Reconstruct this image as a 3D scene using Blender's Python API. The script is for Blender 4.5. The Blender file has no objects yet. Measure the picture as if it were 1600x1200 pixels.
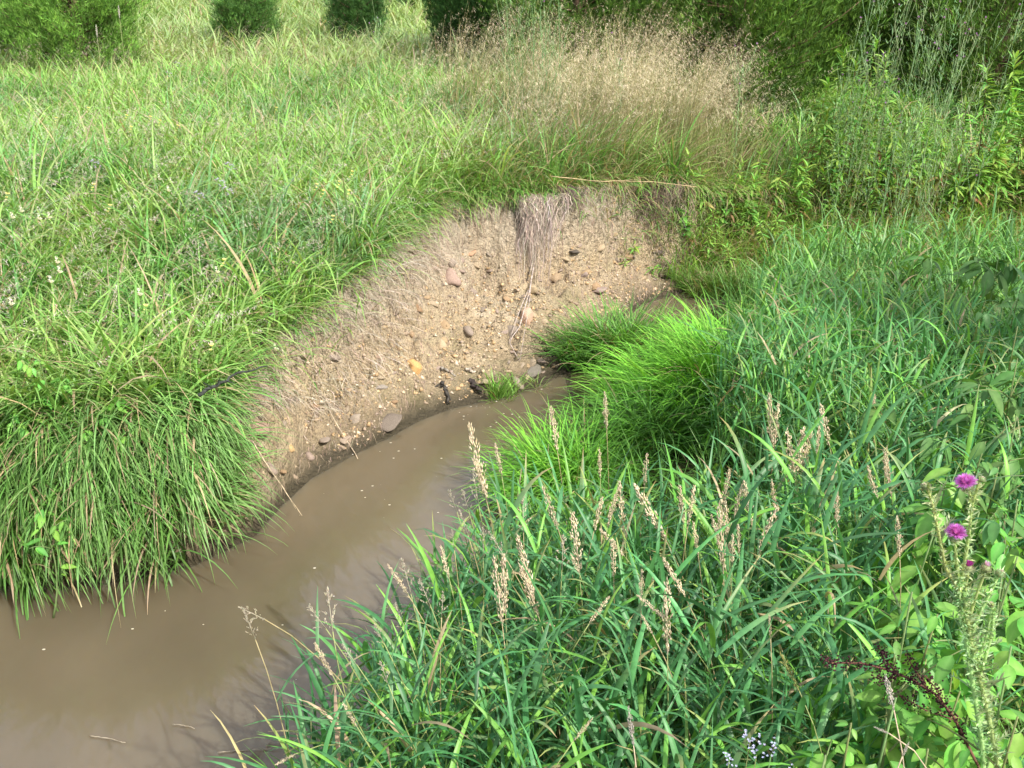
import bpy, math
import numpy as np
from mathutils import Vector, Matrix

# ------------------------------------------------------------------ camera, light, exposure
scene = bpy.context.scene
COL = scene.collection
CAM_Z, PITCH, FPX = 3.0, math.radians(24.0), 1537.0
cam_data = bpy.data.cameras.new('camera')
cam_data.sensor_width = 36.0
cam_data.lens = 36.0 * FPX / 1600.0
cam_data.clip_start = 0.05
cam_data.clip_end = 600.0
cam = bpy.data.objects.new('camera', cam_data)
COL.objects.link(cam)
cam.location = (0, 0, CAM_Z)
cam.rotation_euler = (math.radians(90) - PITCH, 0, 0)
scene.camera = cam

SUN_EL, SUN_AZ = math.radians(45.0), math.radians(-46.0)    # azimuth measured from +X towards +Y
sun_to = Vector((math.cos(SUN_EL) * math.cos(SUN_AZ), math.cos(SUN_EL) * math.sin(SUN_AZ), math.sin(SUN_EL)))
world = bpy.data.worlds.new('World')
scene.world = world
world.use_nodes = True
wn = world.node_tree.nodes
wn.clear()
w_out = wn.new('ShaderNodeOutputWorld')
w_bg = wn.new('ShaderNodeBackground')
w_sky = wn.new('ShaderNodeTexSky')
w_sky.sky_type = 'NISHITA'
w_sky.sun_disc = False
w_sky.sun_elevation = SUN_EL
w_sky.sun_rotation = math.atan2(sun_to.x, sun_to.y)
w_sky.air_density = 1.0
w_sky.dust_density = 4.5
w_sky.ozone_density = 1.0
w_bg.inputs['Strength'].default_value = 0.15
w_tc = wn.new('ShaderNodeTexCoord')
w_n = wn.new('ShaderNodeTexNoise')
w_n.inputs['Scale'].default_value = 2.2
w_n.inputs['Detail'].default_value = 6
w_mr = wn.new('ShaderNodeMapRange')
w_mr.inputs['From Min'].default_value = .32
w_mr.inputs['From Max'].default_value = .62
w_mr.inputs['To Min'].default_value = .10
w_mr.inputs['To Max'].default_value = .70
w_mx = wn.new('ShaderNodeMix')
w_mx.data_type = 'RGBA'
w_mx.inputs[7].default_value = (7.2, 7.4, 7.9, 1)
wl = world.node_tree.links
wl.new(w_tc.outputs['Generated'], w_n.inputs['Vector'])
wl.new(w_n.outputs['Fac'], w_mr.inputs['Value'])
wl.new(w_mr.outputs[0], w_mx.inputs[0])
wl.new(w_sky.outputs[0], w_mx.inputs[6])
wl.new(w_mx.outputs[2], w_bg.inputs[0])
world.node_tree.links.new(w_bg.outputs[0], w_out.inputs[0])
sd = bpy.data.lights.new('sun', 'SUN')
sd.energy = 4.3
sd.angle = math.radians(0.6)
sd.color = (1.0, 0.94, 0.84)
sun = bpy.data.objects.new('sun', sd)
COL.objects.link(sun)
sun.location = (10, -10, 20)
sun.rotation_euler = sun_to.to_track_quat('Z', 'Y').to_euler()
scene.view_settings.view_transform = 'Standard'
scene.view_settings.look = 'None'
scene.view_settings.exposure = 0.72
scene.view_settings.gamma = 1.0
scene.view_settings.use_curve_mapping = False

# ------------------------------------------------------------------ helpers
PI = math.pi
SP, CP = math.sin(PITCH), math.cos(PITCH)


def ray(u, v):
    a, b = (u - 800.0) / FPX, (600.0 - v) / FPX
    d = np.array([a, CP + b * SP, -SP + b * CP])
    return d / np.linalg.norm(d)


def at(u, v, dist):
    return np.array([0, 0, CAM_Z]) + ray(u, v) * dist


def on_z(u, v, z=0.0):
    d = ray(u, v)
    return np.array([0, 0, CAM_Z]) + d * ((z - CAM_Z) / d[2])


def project(P):
    P = np.asarray(P, float)
    x, y, z = P[..., 0], P[..., 1], P[..., 2] - CAM_Z
    dep = y * CP - z * SP
    up = y * SP + z * CP
    dep = np.where(np.abs(dep) < 1e-4, 1e-4, dep)
    return 800 + FPX * x / dep, 600 - FPX * up / dep, dep


def vnoise(x, y, seed=0):
    xi, yi = np.floor(x).astype(np.int64), np.floor(y).astype(np.int64)
    xf, yf = x - xi, y - yi
    u, v = xf * xf * (3 - 2 * xf), yf * yf * (3 - 2 * yf)

    def h(a, b):
        n = (a * 374761393 + b * 668265263 + seed * 1442695041) & 0x7fffffff
        n = ((n ^ (n >> 13)) * 1274126177) & 0x7fffffff
        n = (n ^ (n >> 16)) & 0xffff
        return n / 65535.0
    return (h(xi, yi) * (1 - u) + h(xi + 1, yi) * u) * (1 - v) + (h(xi, yi + 1) * (1 - u) + h(xi + 1, yi + 1) * u) * v


def fbm(x, y, scale, octv=4, seed=0):
    t, a, s = 0, 1.0, 0
    for o in range(octv):
        t = t + a * (vnoise(x * scale, y * scale, seed + o * 17) - .5)
        s += a
        a *= .5
        scale *= 2.1
    return t / s * 2


def sm(t):
    t = np.clip(t, 0, 1)
    return t * t * (3 - 2 * t)


def pl_dist(px, py, pts):
    best = np.full(px.shape, 1e9)
    par = np.zeros(px.shape)
    for i in range(len(pts) - 1):
        ax, ay = pts[i][0], pts[i][1]
        bx, by = pts[i + 1][0], pts[i + 1][1]
        dx, dy = bx - ax, by - ay
        t = np.clip(((px - ax) * dx + (py - ay) * dy) / (dx * dx + dy * dy), 0, 1)
        d = np.hypot(px - ax - t * dx, py - ay - t * dy)
        m = d < best
        best = np.where(m, d, best)
        par = np.where(m, i + t, par)
    return best, par


def in_poly(px, py, poly):
    ins = np.zeros(px.shape, bool)
    n = len(poly)
    for i in range(n):
        x1, y1 = poly[i][0], poly[i][1]
        x2, y2 = poly[(i + 1) % n][0], poly[(i + 1) % n][1]
        if y1 == y2:
            continue
        c = ((y1 > py) != (y2 > py)) & (px < (x2 - x1) * (py - y1) / (y2 - y1) + x1)
        ins ^= c
    return ins


# ------------------------------------------------------------------ tagging
def tag(o, label=None, cat=None, group=None, kind=None):
    if label: o['label'] = label
    if cat: o['category'] = cat
    if group: o['group'] = group
    if kind: o['kind'] = kind
    return o


def empty(name, loc, label, cat, group=None, rot=(0, 0, 0)):
    o = bpy.data.objects.new(name, None)
    COL.objects.link(o)
    o.empty_display_size = 0.05
    o.location = [float(c) for c in loc]
    o.rotation_euler = rot
    return tag(o, label, cat, group)


def link(name, me, parent=None, matrix=None, mat=None):
    o = bpy.data.objects.new(name, me)
    COL.objects.link(o)
    if mat is not None and not me.materials:
        me.materials.append(mat)
    if parent is not None:
        o.parent = parent
    if matrix is not None:
        o.matrix_local = matrix
    return o


def mesh_np(name, V, quads=None, tris=None, cols=None, mat=None, smooth=True):
    V = np.asarray(V, np.float32).reshape(-1, 3)
    me = bpy.data.meshes.new(name)
    loops, starts, totals = [], [], []
    off = 0
    if quads is not None and len(quads):
        q = np.asarray(quads, np.int32).reshape(-1, 4)
        loops.append(q.ravel()); starts.append(np.arange(len(q)) * 4 + off); totals.append(np.full(len(q), 4)); off += q.size
    if tris is not None and len(tris):
        t = np.asarray(tris, np.int32).reshape(-1, 3)
        loops.append(t.ravel()); starts.append(np.arange(len(t)) * 3 + off); totals.append(np.full(len(t), 3)); off += t.size
    L = np.concatenate(loops).astype(np.int32)
    S = np.concatenate(starts).astype(np.int32)
    T = np.concatenate(totals).astype(np.int32)
    me.vertices.add(len(V)); me.vertices.foreach_set('co', V.ravel())
    me.loops.add(len(L)); me.loops.foreach_set('vertex_index', L)
    me.polygons.add(len(S)); me.polygons.foreach_set('loop_start', S)
    try:
        me.polygons.foreach_set('loop_total', T)
    except Exception:
        pass
    if smooth:
        me.polygons.foreach_set('use_smooth', np.ones(len(S), bool))
    me.update(calc_edges=True)
    if cols is not None:
        ca = me.color_attributes.new('Col', 'FLOAT_COLOR', 'POINT')
        c = np.ones((len(V), 4), np.float32)
        c[:, :3] = np.asarray(cols, np.float32).reshape(-1, 3)
        ca.data.foreach_set('color', c.ravel())
    if mat is not None:
        me.materials.append(mat)
    return me


class Batch:
    """collects coloured quads and triangles, becomes one mesh"""
    def __init__(s):
        s.V, s.C, s.Q, s.T, s.n = [], [], [], [], 0

    def add(s, V, C, quads=None, tris=None):
        V = np.asarray(V, float).reshape(-1, 3)
        C = np.asarray(C, float)
        if C.ndim == 1: C = np.tile(C, (len(V), 1))
        s.V.append(V); s.C.append(C.reshape(-1, 3))
        if quads is not None and len(quads): s.Q.append(np.asarray(quads).reshape(-1, 4) + s.n)
        if tris is not None and len(tris): s.T.append(np.asarray(tris).reshape(-1, 3) + s.n)
        s.n += len(V)

    def ribbons(s, path, side, w, col, fold=0.0):
        """path (N,K,3), side (N,K,3) or (N,3), w (N,K) half widths, col (N,3) or (N,K,3)"""
        N, K = path.shape[:2]
        if side.ndim == 2: side = np.repeat(side[:, None, :], K, 1)
        if col.ndim == 2: col = np.repeat(col[:, None, :], K, 1)
        if fold:
            tan = np.gradient(path, axis=1)
            nor = np.cross(tan, side)
            nor /= np.linalg.norm(nor, axis=2, keepdims=True) + 1e-9
            V = np.stack([path - side * w[..., None], path + nor * (w * fold)[..., None], path + side * w[..., None]], 2)
            C3 = 3
        else:
            V = np.stack([path - side * w[..., None], path + side * w[..., None]], 2)
            C3 = 2
        C = np.repeat(col[:, :, None, :], C3, 2)
        base = (np.arange(N) * K * C3)[:, None] + (np.arange(K - 1) * C3)[None, :]
        qs = []
        for c in range(C3 - 1):
            b = base + c
            qs.append(np.stack([b, b + 1, b + C3 + 1, b + C3], -1).reshape(-1, 4))
        s.add(V.reshape(-1, 3), C.reshape(-1, 3), np.concatenate(qs))

    def blades(s, pos, az, tilt, bend, L, W, col, S=4, twist=None, power=1.2, fold=0.0, tipcol=None, wiggle=0.0, rng=None):
        N = len(pos)
        if N == 0: return
        i = (np.arange(S) + .5) / S
        th = tilt[:, None] + bend[:, None] * (i[None, :] ** power)
        a = np.repeat(az[:, None], S, 1)
        if wiggle and rng is not None:
            a = a + np.cumsum(rng.normal(0, wiggle, (N, S)), 1)
        step = (L / S)[:, None]
        dx = np.stack([np.cos(a) * np.sin(th), np.sin(a) * np.sin(th), np.cos(th)], -1) * step[..., None]
        path = np.concatenate([pos[:, None, :], pos[:, None, :] + np.cumsum(dx, 1)], 1)
        d = np.stack([-np.sin(az), np.cos(az), np.zeros(N)], -1)
        if twist is not None:
            up = np.stack([np.cos(az) * np.cos(tilt), np.sin(az) * np.cos(tilt), -np.sin(tilt)], -1)
            d = d * np.cos(twist)[:, None] + up * np.sin(twist)[:, None]
        t = np.linspace(0, 1, S + 1)
        prof = np.minimum(1, .55 + t * 2.0) * (1 - t ** 2.2) + .03
        w = W[:, None] * .5 * prof[None, :]
        c = np.repeat(col[:, None, :], S + 1, 1)
        if tipcol is not None:
            k = (t[None, :, None] ** 3)
            c = c * (1 - k) + tipcol[:, None, :] * k
        s.ribbons(path, d, w, c, fold)
        return path

    def mesh(s, name, mat, smooth=True):
        return mesh_np(name, np.concatenate(s.V), np.concatenate(s.Q) if s.Q else None,
                       np.concatenate(s.T) if s.T else None, np.concatenate(s.C), mat, smooth)

    def build(s, name, mat, parent=None, kind=None, smooth=True, origin=None):
        if origin is not None:
            o = np.asarray(origin, float)
            s.V = [v - o for v in s.V]
        me = s.mesh(name, mat, smooth)
        ob = link(name, me, parent)
        if kind: ob['kind'] = kind
        if origin is not None and parent is None:
            ob.location = [float(q) for q in origin]
        return ob

    def tube(s, pts, radii, col, sides=6):
        pts = np.asarray(pts, float)
        n = len(pts)
        radii = np.broadcast_to(np.asarray(radii, float), (n,))
        tan = np.gradient(pts, axis=0)
        tan /= np.linalg.norm(tan, axis=1, keepdims=True) + 1e-9
        ref = np.array([0.3, 0.2, 1.0]) if abs(tan[0][2]) < .8 else np.array([1.0, .1, 0])
        a = np.cross(tan, ref); a /= np.linalg.norm(a, axis=1, keepdims=True) + 1e-9
        b = np.cross(tan, a)
        ph = np.arange(sides) * 2 * PI / sides
        ring = a[:, None, :] * np.cos(ph)[None, :, None] + b[:, None, :] * np.sin(ph)[None, :, None]
        V = pts[:, None, :] + ring * radii[:, None, None]
        q = []
        for k in range(n - 1):
            for j in range(sides):
                q.append([k * sides + j, k * sides + (j + 1) % sides, (k + 1) * sides + (j + 1) % sides, (k + 1) * sides + j])
        caps = [[0, j + 1, j] for j in range(1, sides - 1)] + [[(n - 1) * sides, (n - 1) * sides + j, (n - 1) * sides + j + 1] for j in range(1, sides - 1)]
        s.add(V.reshape(-1, 3), col, q, caps)


def cmix(rng, N, A, B, var=.15):
    t = rng.random((N, 1))
    c = np.array(A)[None] * (1 - t) + np.array(B)[None] * t
    return c * (1 + rng.normal(0, var, (N, 1)).clip(-.4, .5)) * (1 + rng.normal(0, .05, (N, 3)))


def bez(p0, p1, p2, n):
    t = np.linspace(0, 1, n)[:, None]
    return (1 - t) ** 2 * np.asarray(p0) + 2 * t * (1 - t) * np.asarray(p1) + t * t * np.asarray(p2)


ORD = ['first', 'second', 'third', 'fourth', 'fifth', 'sixth', 'seventh', 'eighth', 'ninth', 'tenth', 'eleventh', 'twelfth',
       'thirteenth', 'fourteenth', 'fifteenth', 'sixteenth', 'seventeenth', 'eighteenth', 'nineteenth', 'twentieth']

# ------------------------------------------------------------------ materials
def nodes_of(name):
    m = bpy.data.materials.new(name)
    m.use_nodes = True
    nt = m.node_tree
    nt.nodes.clear()
    return m, nt, nt.nodes, nt.links


def leaf_material(name, rough=.45, trans=.32, spec=.35, var=.12, rand=0.0, attr=True, color=(.1, .2, .05)):
    m, nt, N, L = nodes_of(name)
    out = N.new('ShaderNodeOutputMaterial')
    if attr:
        c = N.new('ShaderNodeAttribute'); c.attribute_name = 'Col'
        csock = c.outputs['Color']
    else:
        c = N.new('ShaderNodeRGB'); c.outputs[0].default_value = (*color, 1)
        csock = c.outputs[0]
    geo = N.new('ShaderNodeNewGeometry')
    noi = N.new('ShaderNodeTexNoise'); noi.inputs['Scale'].default_value = 38.0; noi.inputs['Detail'].default_value = 3
    L.new(geo.outputs['Position'], noi.inputs['Vector'])
    mr = N.new('ShaderNodeMapRange')
    mr.inputs['From Min'].default_value = .3; mr.inputs['From Max'].default_value = .7
    mr.inputs['To Min'].default_value = 1 - var * 1.5; mr.inputs['To Max'].default_value = 1 + var * 1.5
    L.new(noi.outputs['Fac'], mr.inputs['Value'])
    hs = N.new('ShaderNodeHueSaturation')
    L.new(csock, hs.inputs['Color']); L.new(mr.outputs[0], hs.inputs['Value'])
    if rand:
        oi = N.new('ShaderNodeObjectInfo')
        m2 = N.new('ShaderNodeMapRange'); m2.inputs['To Min'].default_value = .5 - rand * .12; m2.inputs['To Max'].default_value = .5 + rand * .12
        L.new(oi.outputs['Random'], m2.inputs['Value']); L.new(m2.outputs[0], hs.inputs['Hue'])
        mm = N.new('ShaderNodeMath'); mm.operation = 'MULTIPLY_ADD'
        mm.inputs[1].default_value = rand; mm.inputs[2].default_value = 1 - rand * .5
        L.new(oi.outputs['Random'], mm.inputs[0])
        m3 = N.new('ShaderNodeMath'); m3.operation = 'MULTIPLY'
        L.new(mm.outputs[0], m3.inputs[0]); L.new(mr.outputs[0], m3.inputs[1]); L.new(m3.outputs[0], hs.inputs['Value'])
    p = N.new('ShaderNodeBsdfPrincipled')
    p.inputs['Roughness'].default_value = rough
    p.inputs['Specular IOR Level'].default_value = spec
    L.new(hs.outputs[0], p.inputs['Base Color'])
    if trans > 0:
        tr = N.new('ShaderNodeBsdfTranslucent')
        mx = N.new('ShaderNodeMix'); mx.data_type = 'RGBA'; mx.blend_type = 'MULTIPLY'; mx.inputs[0].default_value = 1.0
        L.new(hs.outputs[0], mx.inputs[6]); mx.inputs[7].default_value = (1.35, 1.25, .55, 1)
        L.new(mx.outputs[2], tr.inputs['Color'])
        ms = N.new('ShaderNodeMixShader'); ms.inputs[0].default_value = trans
        L.new(p.outputs[0], ms.inputs[1]); L.new(tr.outputs[0], ms.inputs[2]); L.new(ms.outputs[0], out.inputs[0])
    else:
        L.new(p.outputs[0], out.inputs[0])
    return m


M_GRASS = leaf_material('grass_blade', rough=.45, trans=.33, spec=.3)
M_REED = leaf_material('reed_leaf', rough=.42, trans=.28, spec=.32)
M_DRY = leaf_material('dry_straw', rough=.7, trans=.15, spec=.15)
M_LEAF = leaf_material('broad_leaf', rough=.45, trans=.3, spec=.3, rand=.16, var=.1)
M_HERB = leaf_material('herb_leaf', rough=.5, trans=.35, spec=.3, rand=.3)
M_CEDAR = leaf_material('cedar_foliage', rough=.6, trans=.2, spec=.2)
M_PETAL = leaf_material('petal', rough=.6, trans=.35, spec=.2, var=.05)
M_BARK = leaf_material('bark', rough=.9, trans=0, spec=.1, var=.3)
M_ROOT = leaf_material('root', rough=.9, trans=0, spec=.1, var=.3)


def stone_material():
    m, nt, N, L = nodes_of('stone')
    out = N.new('ShaderNodeOutputMaterial')
    p = N.new('ShaderNodeBsdfPrincipled'); p.inputs['Roughness'].default_value = .85; p.inputs['Specular IOR Level'].default_value = .2
    c = N.new('ShaderNodeAttribute'); c.attribute_name = 'Col'
    tc = N.new('ShaderNodeTexCoord')
    n = N.new('ShaderNodeTexNoise'); n.inputs['Scale'].default_value = 22; n.inputs['Detail'].default_value = 8
    L.new(tc.outputs['Object'], n.inputs['Vector'])
    oi = N.new('ShaderNodeObjectInfo')
    ramp = N.new('ShaderNodeValToRGB')
    ramp.color_ramp.elements[0].color = (.30, .20, .12, 1)
    ramp.color_ramp.elements[1].color = (.30, .23, .19, 1)
    for pos, cc in ((.2, (.37, .28, .17, 1)), (.4, (.30, .23, .17, 1)), (.6, (.41, .32, .21, 1)), (.8, (.24, .20, .16, 1))):
        e = ramp.color_ramp.elements.new(pos); e.color = cc
    L.new(oi.outputs['Random'], ramp.inputs[0])
    mx = N.new('ShaderNodeMix'); mx.data_type = 'RGBA'
    L.new(c.outputs['Alpha'], mx.inputs[0]); L.new(ramp.outputs[0], mx.inputs[6]); L.new(c.outputs['Color'], mx.inputs[7])
    mr = N.new('ShaderNodeMapRange'); mr.inputs['From Min'].default_value = .3; mr.inputs['From Max'].default_value = .7
    mr.inputs['To Min'].default_value = .6; mr.inputs['To Max'].default_value = 1.25
    L.new(n.outputs['Fac'], mr.inputs['Value'])
    hs = N.new('ShaderNodeHueSaturation'); L.new(mx.outputs[2], hs.inputs['Color']); L.new(mr.outputs[0], hs.inputs['Value'])
    L.new(hs.outputs[0], p.inputs['Base Color'])
    b = N.new('ShaderNodeBump'); b.inputs['Strength'].default_value = .5; b.inputs['Distance'].default_value = .01
    L.new(n.outputs['Fac'], b.inputs['Height']); L.new(b.outputs[0], p.inputs['Normal'])
    L.new(p.outputs[0], out.inputs[0])
    return m


M_STONE = stone_material()


def soil_material():
    m, nt, N, L = nodes_of('bank_soil')
    out = N.new('ShaderNodeOutputMaterial')
    p = N.new('ShaderNodeBsdfPrincipled'); p.inputs['Specular IOR Level'].default_value = .25
    geo = N.new('ShaderNodeNewGeometry')
    sep = N.new('ShaderNodeSeparateXYZ'); L.new(geo.outputs['Position'], sep.inputs[0])

    def noise(scale, detail=6, vec=None, rough=.6):
        n = N.new('ShaderNodeTexNoise'); n.inputs['Scale'].default_value = scale; n.inputs['Detail'].default_value = detail
        n.inputs['Roughness'].default_value = rough
        L.new(vec or geo.outputs['Position'], n.inputs['Vector'])
        return n

    def ramp(fac, stops):
        r = N.new('ShaderNodeValToRGB')
        r.color_ramp.elements[0].position, r.color_ramp.elements[0].color = stops[0][0], (*stops[0][1], 1)
        r.color_ramp.elements[1].position, r.color_ramp.elements[1].color = stops[-1][0], (*stops[-1][1], 1)
        for q, c in stops[1:-1]:
            e = r.color_ramp.elements.new(q); e.color = (*c, 1)
        L.new(fac, r.inputs[0])
        return r

    def mix(f, a, b, t='MIX'):
        x = N.new('ShaderNodeMix'); x.data_type = 'RGBA'; x.blend_type = t
        if isinstance(f, float): x.inputs[0].default_value = f
        else: L.new(f, x.inputs[0])
        for s, k in ((a, 6), (b, 7)):
            if isinstance(s, tuple): x.inputs[k].default_value = (*s, 1)
            else: L.new(s, x.inputs[k])
        return x.outputs[2]
    big = noise(1.3, 5)
    base = ramp(big.outputs['Fac'], [(.3, (.46, .375, .265)), (.5, (.50, .405, .27)), (.7, (.54, .46, .345))])
    mid = noise(9, 8)
    c1 = mix(ramp(mid.outputs['Fac'], [(.35, (0, 0, 0)), (.65, (1, 1, 1))]).outputs[0], base.outputs[0], (.40, .31, .20))
    fine = noise(70, 6)
    c2 = mix(.55, c1, ramp(fine.outputs['Fac'], [(.35, (.5, .5, .5)), (.5, (1, 1, 1)), (.68, (1.2, 1.18, 1.12))]).outputs[0], 'MULTIPLY')
    # greyer upper layer with vertical root stains
    mp = N.new('ShaderNodeMapping'); mp.inputs['Scale'].default_value = (26, 26, 2.2)
    L.new(geo.outputs['Position'], mp.inputs['Vector'])
    streak = noise(1.0, 4, mp.outputs[0])
    up = N.new('ShaderNodeMapRange'); up.inputs['From Min'].default_value = .42; up.inputs['From Max'].default_value = .85
    zz = N.new('ShaderNodeMath'); zz.operation = 'MULTIPLY_ADD'; zz.inputs[1].default_value = .5
    L.new(big.outputs['Fac'], zz.inputs[0]); L.new(sep.outputs['Z'], zz.inputs[2])
    zo = N.new('ShaderNodeMath'); zo.operation = 'SUBTRACT'; zo.inputs[1].default_value = .25
    L.new(zz.outputs[0], zo.inputs[0]); L.new(zo.outputs[0], up.inputs['Value'])
    upc = mix(ramp(streak.outputs['Fac'], [(.38, (1, 1, 1)), (.56, (0, 0, 0))]).outputs[0], (.49, .43, .35), (.30, .25, .20))
    k = N.new('ShaderNodeMath'); k.operation = 'MULTIPLY'; k.inputs[1].default_value = .75
    L.new(up.outputs[0], k.inputs[0])
    c3 = mix(k.outputs[0], c2, upc)
    c3 = mix(.5, c3, ramp(fine.outputs['Fac'], [(.35, (.6, .6, .6)), (.5, (1, 1, 1)), (.68, (1.15, 1.13, 1.1))]).outputs[0], 'MULTIPLY')
    mp2 = N.new('ShaderNodeMapping'); mp2.inputs['Scale'].default_value = (1.6, 1.6, 17)
    L.new(geo.outputs['Position'], mp2.inputs['Vector'])
    lay = noise(1.0, 5, mp2.outputs[0])
    c3 = mix(.55, c3, ramp(lay.outputs['Fac'], [(.32, (.78, .77, .75)), (.5, (1, 1, 1)), (.66, (1.12, 1.1, 1.06))]).outputs[0], 'MULTIPLY')
    # green film and wet dark foot near the water
    wet = N.new('ShaderNodeMapRange'); wet.inputs['From Min'].default_value = .02; wet.inputs['From Max'].default_value = .27
    wet.inputs['To Min'].default_value = 1; wet.inputs['To Max'].default_value = 0
    zw = N.new('ShaderNodeMath'); zw.operation = 'MULTIPLY_ADD'; zw.inputs[1].default_value = -.35; 
    L.new(big.outputs['Fac'], zw.inputs[0]); L.new(sep.outputs['Z'], zw.inputs[2])
    zw2 = N.new('ShaderNodeMath'); zw2.operation = 'ADD'; zw2.inputs[1].default_value = .19
    L.new(zw.outputs[0], zw2.inputs[0]); L.new(zw2.outputs[0], wet.inputs['Value'])
    film = noise(3.1, 5)
    fm = ramp(film.outputs['Fac'], [(.48, (0, 0, 0)), (.66, (.6, .6, .6))])
    fz = N.new('ShaderNodeMapRange'); fz.inputs['From Min'].default_value = .15; fz.inputs['From Max'].default_value = .5
    fz.inputs['To Min'].default_value = 1; fz.inputs['To Max'].default_value = 0
    L.new(sep.outputs['Z'], fz.inputs['Value'])
    c4 = mix(mix(1.0, fm.outputs[0], fz.outputs[0], 'MULTIPLY'), c3, (.20, .19, .085))
    wc = N.new('ShaderNodeMath'); wc.operation = 'MULTIPLY'; wc.inputs[1].default_value = .8
    L.new(wet.outputs[0], wc.inputs[0])
    c5 = mix(wc.outputs[0], c4, (.12, .095, .06))
    rim = N.new('ShaderNodeMapRange'); rim.inputs['From Min'].default_value = .012; rim.inputs['From Max'].default_value = .085
    rim.inputs['To Min'].default_value = .85; rim.inputs['To Max'].default_value = 0
    rz = N.new('ShaderNodeMath'); rz.operation = 'MULTIPLY_ADD'; rz.inputs[1].default_value = -.10
    L.new(mid.outputs['Fac'], rz.inputs[0]); L.new(sep.outputs['Z'], rz.inputs[2])
    rz2 = N.new('ShaderNodeMath'); rz2.operation = 'ADD'; rz2.inputs[1].default_value = .045
    L.new(rz.outputs[0], rz2.inputs[0]); L.new(rz2.outputs[0], rim.inputs['Value'])
    c5 = mix(rim.outputs[0], c5, (.060, .052, .034))
    L.new(c5, p.inputs['Base Color'])
    rr = N.new('ShaderNodeMapRange'); rr.inputs['To Min'].default_value = .92; rr.inputs['To Max'].default_value = .45
    L.new(wet.outputs[0], rr.inputs['Value']); L.new(rr.outputs[0], p.inputs['Roughness'])
    hgt = N.new('ShaderNodeMath'); hgt.operation = 'MULTIPLY_ADD'; hgt.inputs[1].default_value = .5
    L.new(fine.outputs['Fac'], hgt.inputs[0]); L.new(mid.outputs['Fac'], hgt.inputs[2])
    vor = N.new('ShaderNodeTexVoronoi'); vor.inputs['Scale'].default_value = 24
    L.new(geo.outputs['Position'], vor.inputs['Vector'])
    hg2 = N.new('ShaderNodeMath'); hg2.operation = 'MULTIPLY_ADD'; hg2.inputs[1].default_value = -.35
    L.new(vor.outputs['Distance'], hg2.inputs[0]); L.new(hgt.outputs[0], hg2.inputs[2])
    hgt = hg2
    b = N.new('ShaderNodeBump'); b.inputs['Strength'].default_value = 1.0; b.inputs['Distance'].default_value = .08
    L.new(hgt.outputs[0], b.inputs['Height']); L.new(b.outputs[0], p.inputs['Normal'])
    L.new(p.outputs[0], out.inputs[0])
    return m


def thatch_material():
    m, nt, N, L = nodes_of('thatch_ground')
    out = N.new('ShaderNodeOutputMaterial')
    p = N.new('ShaderNodeBsdfPrincipled'); p.inputs['Roughness'].default_value = .95; p.inputs['Specular IOR Level'].default_value = .1
    geo = N.new('ShaderNodeNewGeometry')
    n = N.new('ShaderNodeTexNoise'); n.inputs['Scale'].default_value = 2.2; n.inputs['Detail'].default_value = 9; n.inputs['Roughness'].default_value = .7
    L.new(geo.outputs['Position'], n.inputs['Vector'])
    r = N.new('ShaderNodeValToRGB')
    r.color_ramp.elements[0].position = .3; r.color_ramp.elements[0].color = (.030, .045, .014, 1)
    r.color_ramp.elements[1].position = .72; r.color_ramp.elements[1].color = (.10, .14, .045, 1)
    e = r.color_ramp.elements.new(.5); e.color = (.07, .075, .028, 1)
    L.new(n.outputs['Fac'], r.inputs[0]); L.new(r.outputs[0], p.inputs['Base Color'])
    n2 = N.new('ShaderNodeTexNoise'); n2.inputs['Scale'].default_value = 40; n2.inputs['Detail'].default_value = 5
    L.new(geo.outputs['Position'], n2.inputs['Vector'])
    b = N.new('ShaderNodeBump'); b.inputs['Strength'].default_value = 1; b.inputs['Distance'].default_value = .04
    L.new(n2.outputs['Fac'], b.inputs['Height']); L.new(b.outputs[0], p.inputs['Normal'])
    L.new(p.outputs[0], out.inputs[0])
    return m


def water_material():
    m, nt, N, L = nodes_of('muddy_water')
    out = N.new('ShaderNodeOutputMaterial')
    p = N.new('ShaderNodeBsdfPrincipled')
    p.inputs['Roughness'].default_value = .045
    p.inputs['IOR'].default_value = 1.5
    p.inputs['Subsurface Weight'].default_value = .9
    p.inputs['Subsurface Radius'].default_value = (1.0, .7, .45)
    p.inputs['Subsurface Scale'].default_value = .30
    geo = N.new('ShaderNodeNewGeometry')
    mp = N.new('ShaderNodeMapping'); mp.inputs['Scale'].default_value = (1.0, .55, 1); mp.inputs['Rotation'].default_value = (0, 0, .7)
    L.new(geo.outputs['Position'], mp.inputs['Vector'])
    n = N.new('ShaderNodeTexNoise'); n.inputs['Scale'].default_value = 1.1; n.inputs['Detail'].default_value = 5
    L.new(mp.outputs[0], n.inputs['Vector'])
    r = N.new('ShaderNodeValToRGB')
    r.color_ramp.elements[0].position = .3; r.color_ramp.elements[0].color = (.098, .080, .052, 1)
    r.color_ramp.elements[1].position = .72; r.color_ramp.elements[1].color = (.145, .118, .078, 1)
    L.new(n.outputs['Fac'], r.inputs[0]); L.new(r.outputs[0], p.inputs['Base Color'])
    n2 = N.new('ShaderNodeTexNoise'); n2.inputs['Scale'].default_value = 5.0; n2.inputs['Detail'].default_value = 3
    L.new(mp.outputs[0], n2.inputs['Vector'])
    b = N.new('ShaderNodeBump'); b.inputs['Strength'].default_value = .12; b.inputs['Distance'].default_value = .02
    L.new(n2.outputs['Fac'], b.inputs['Height']); L.new(b.outputs[0], p.inputs['Normal'])
    L.new(p.outputs[0], out.inputs[0])
    return m


M_SOIL = soil_material()
M_THATCH = thatch_material()
M_WATER = water_material()

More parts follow.
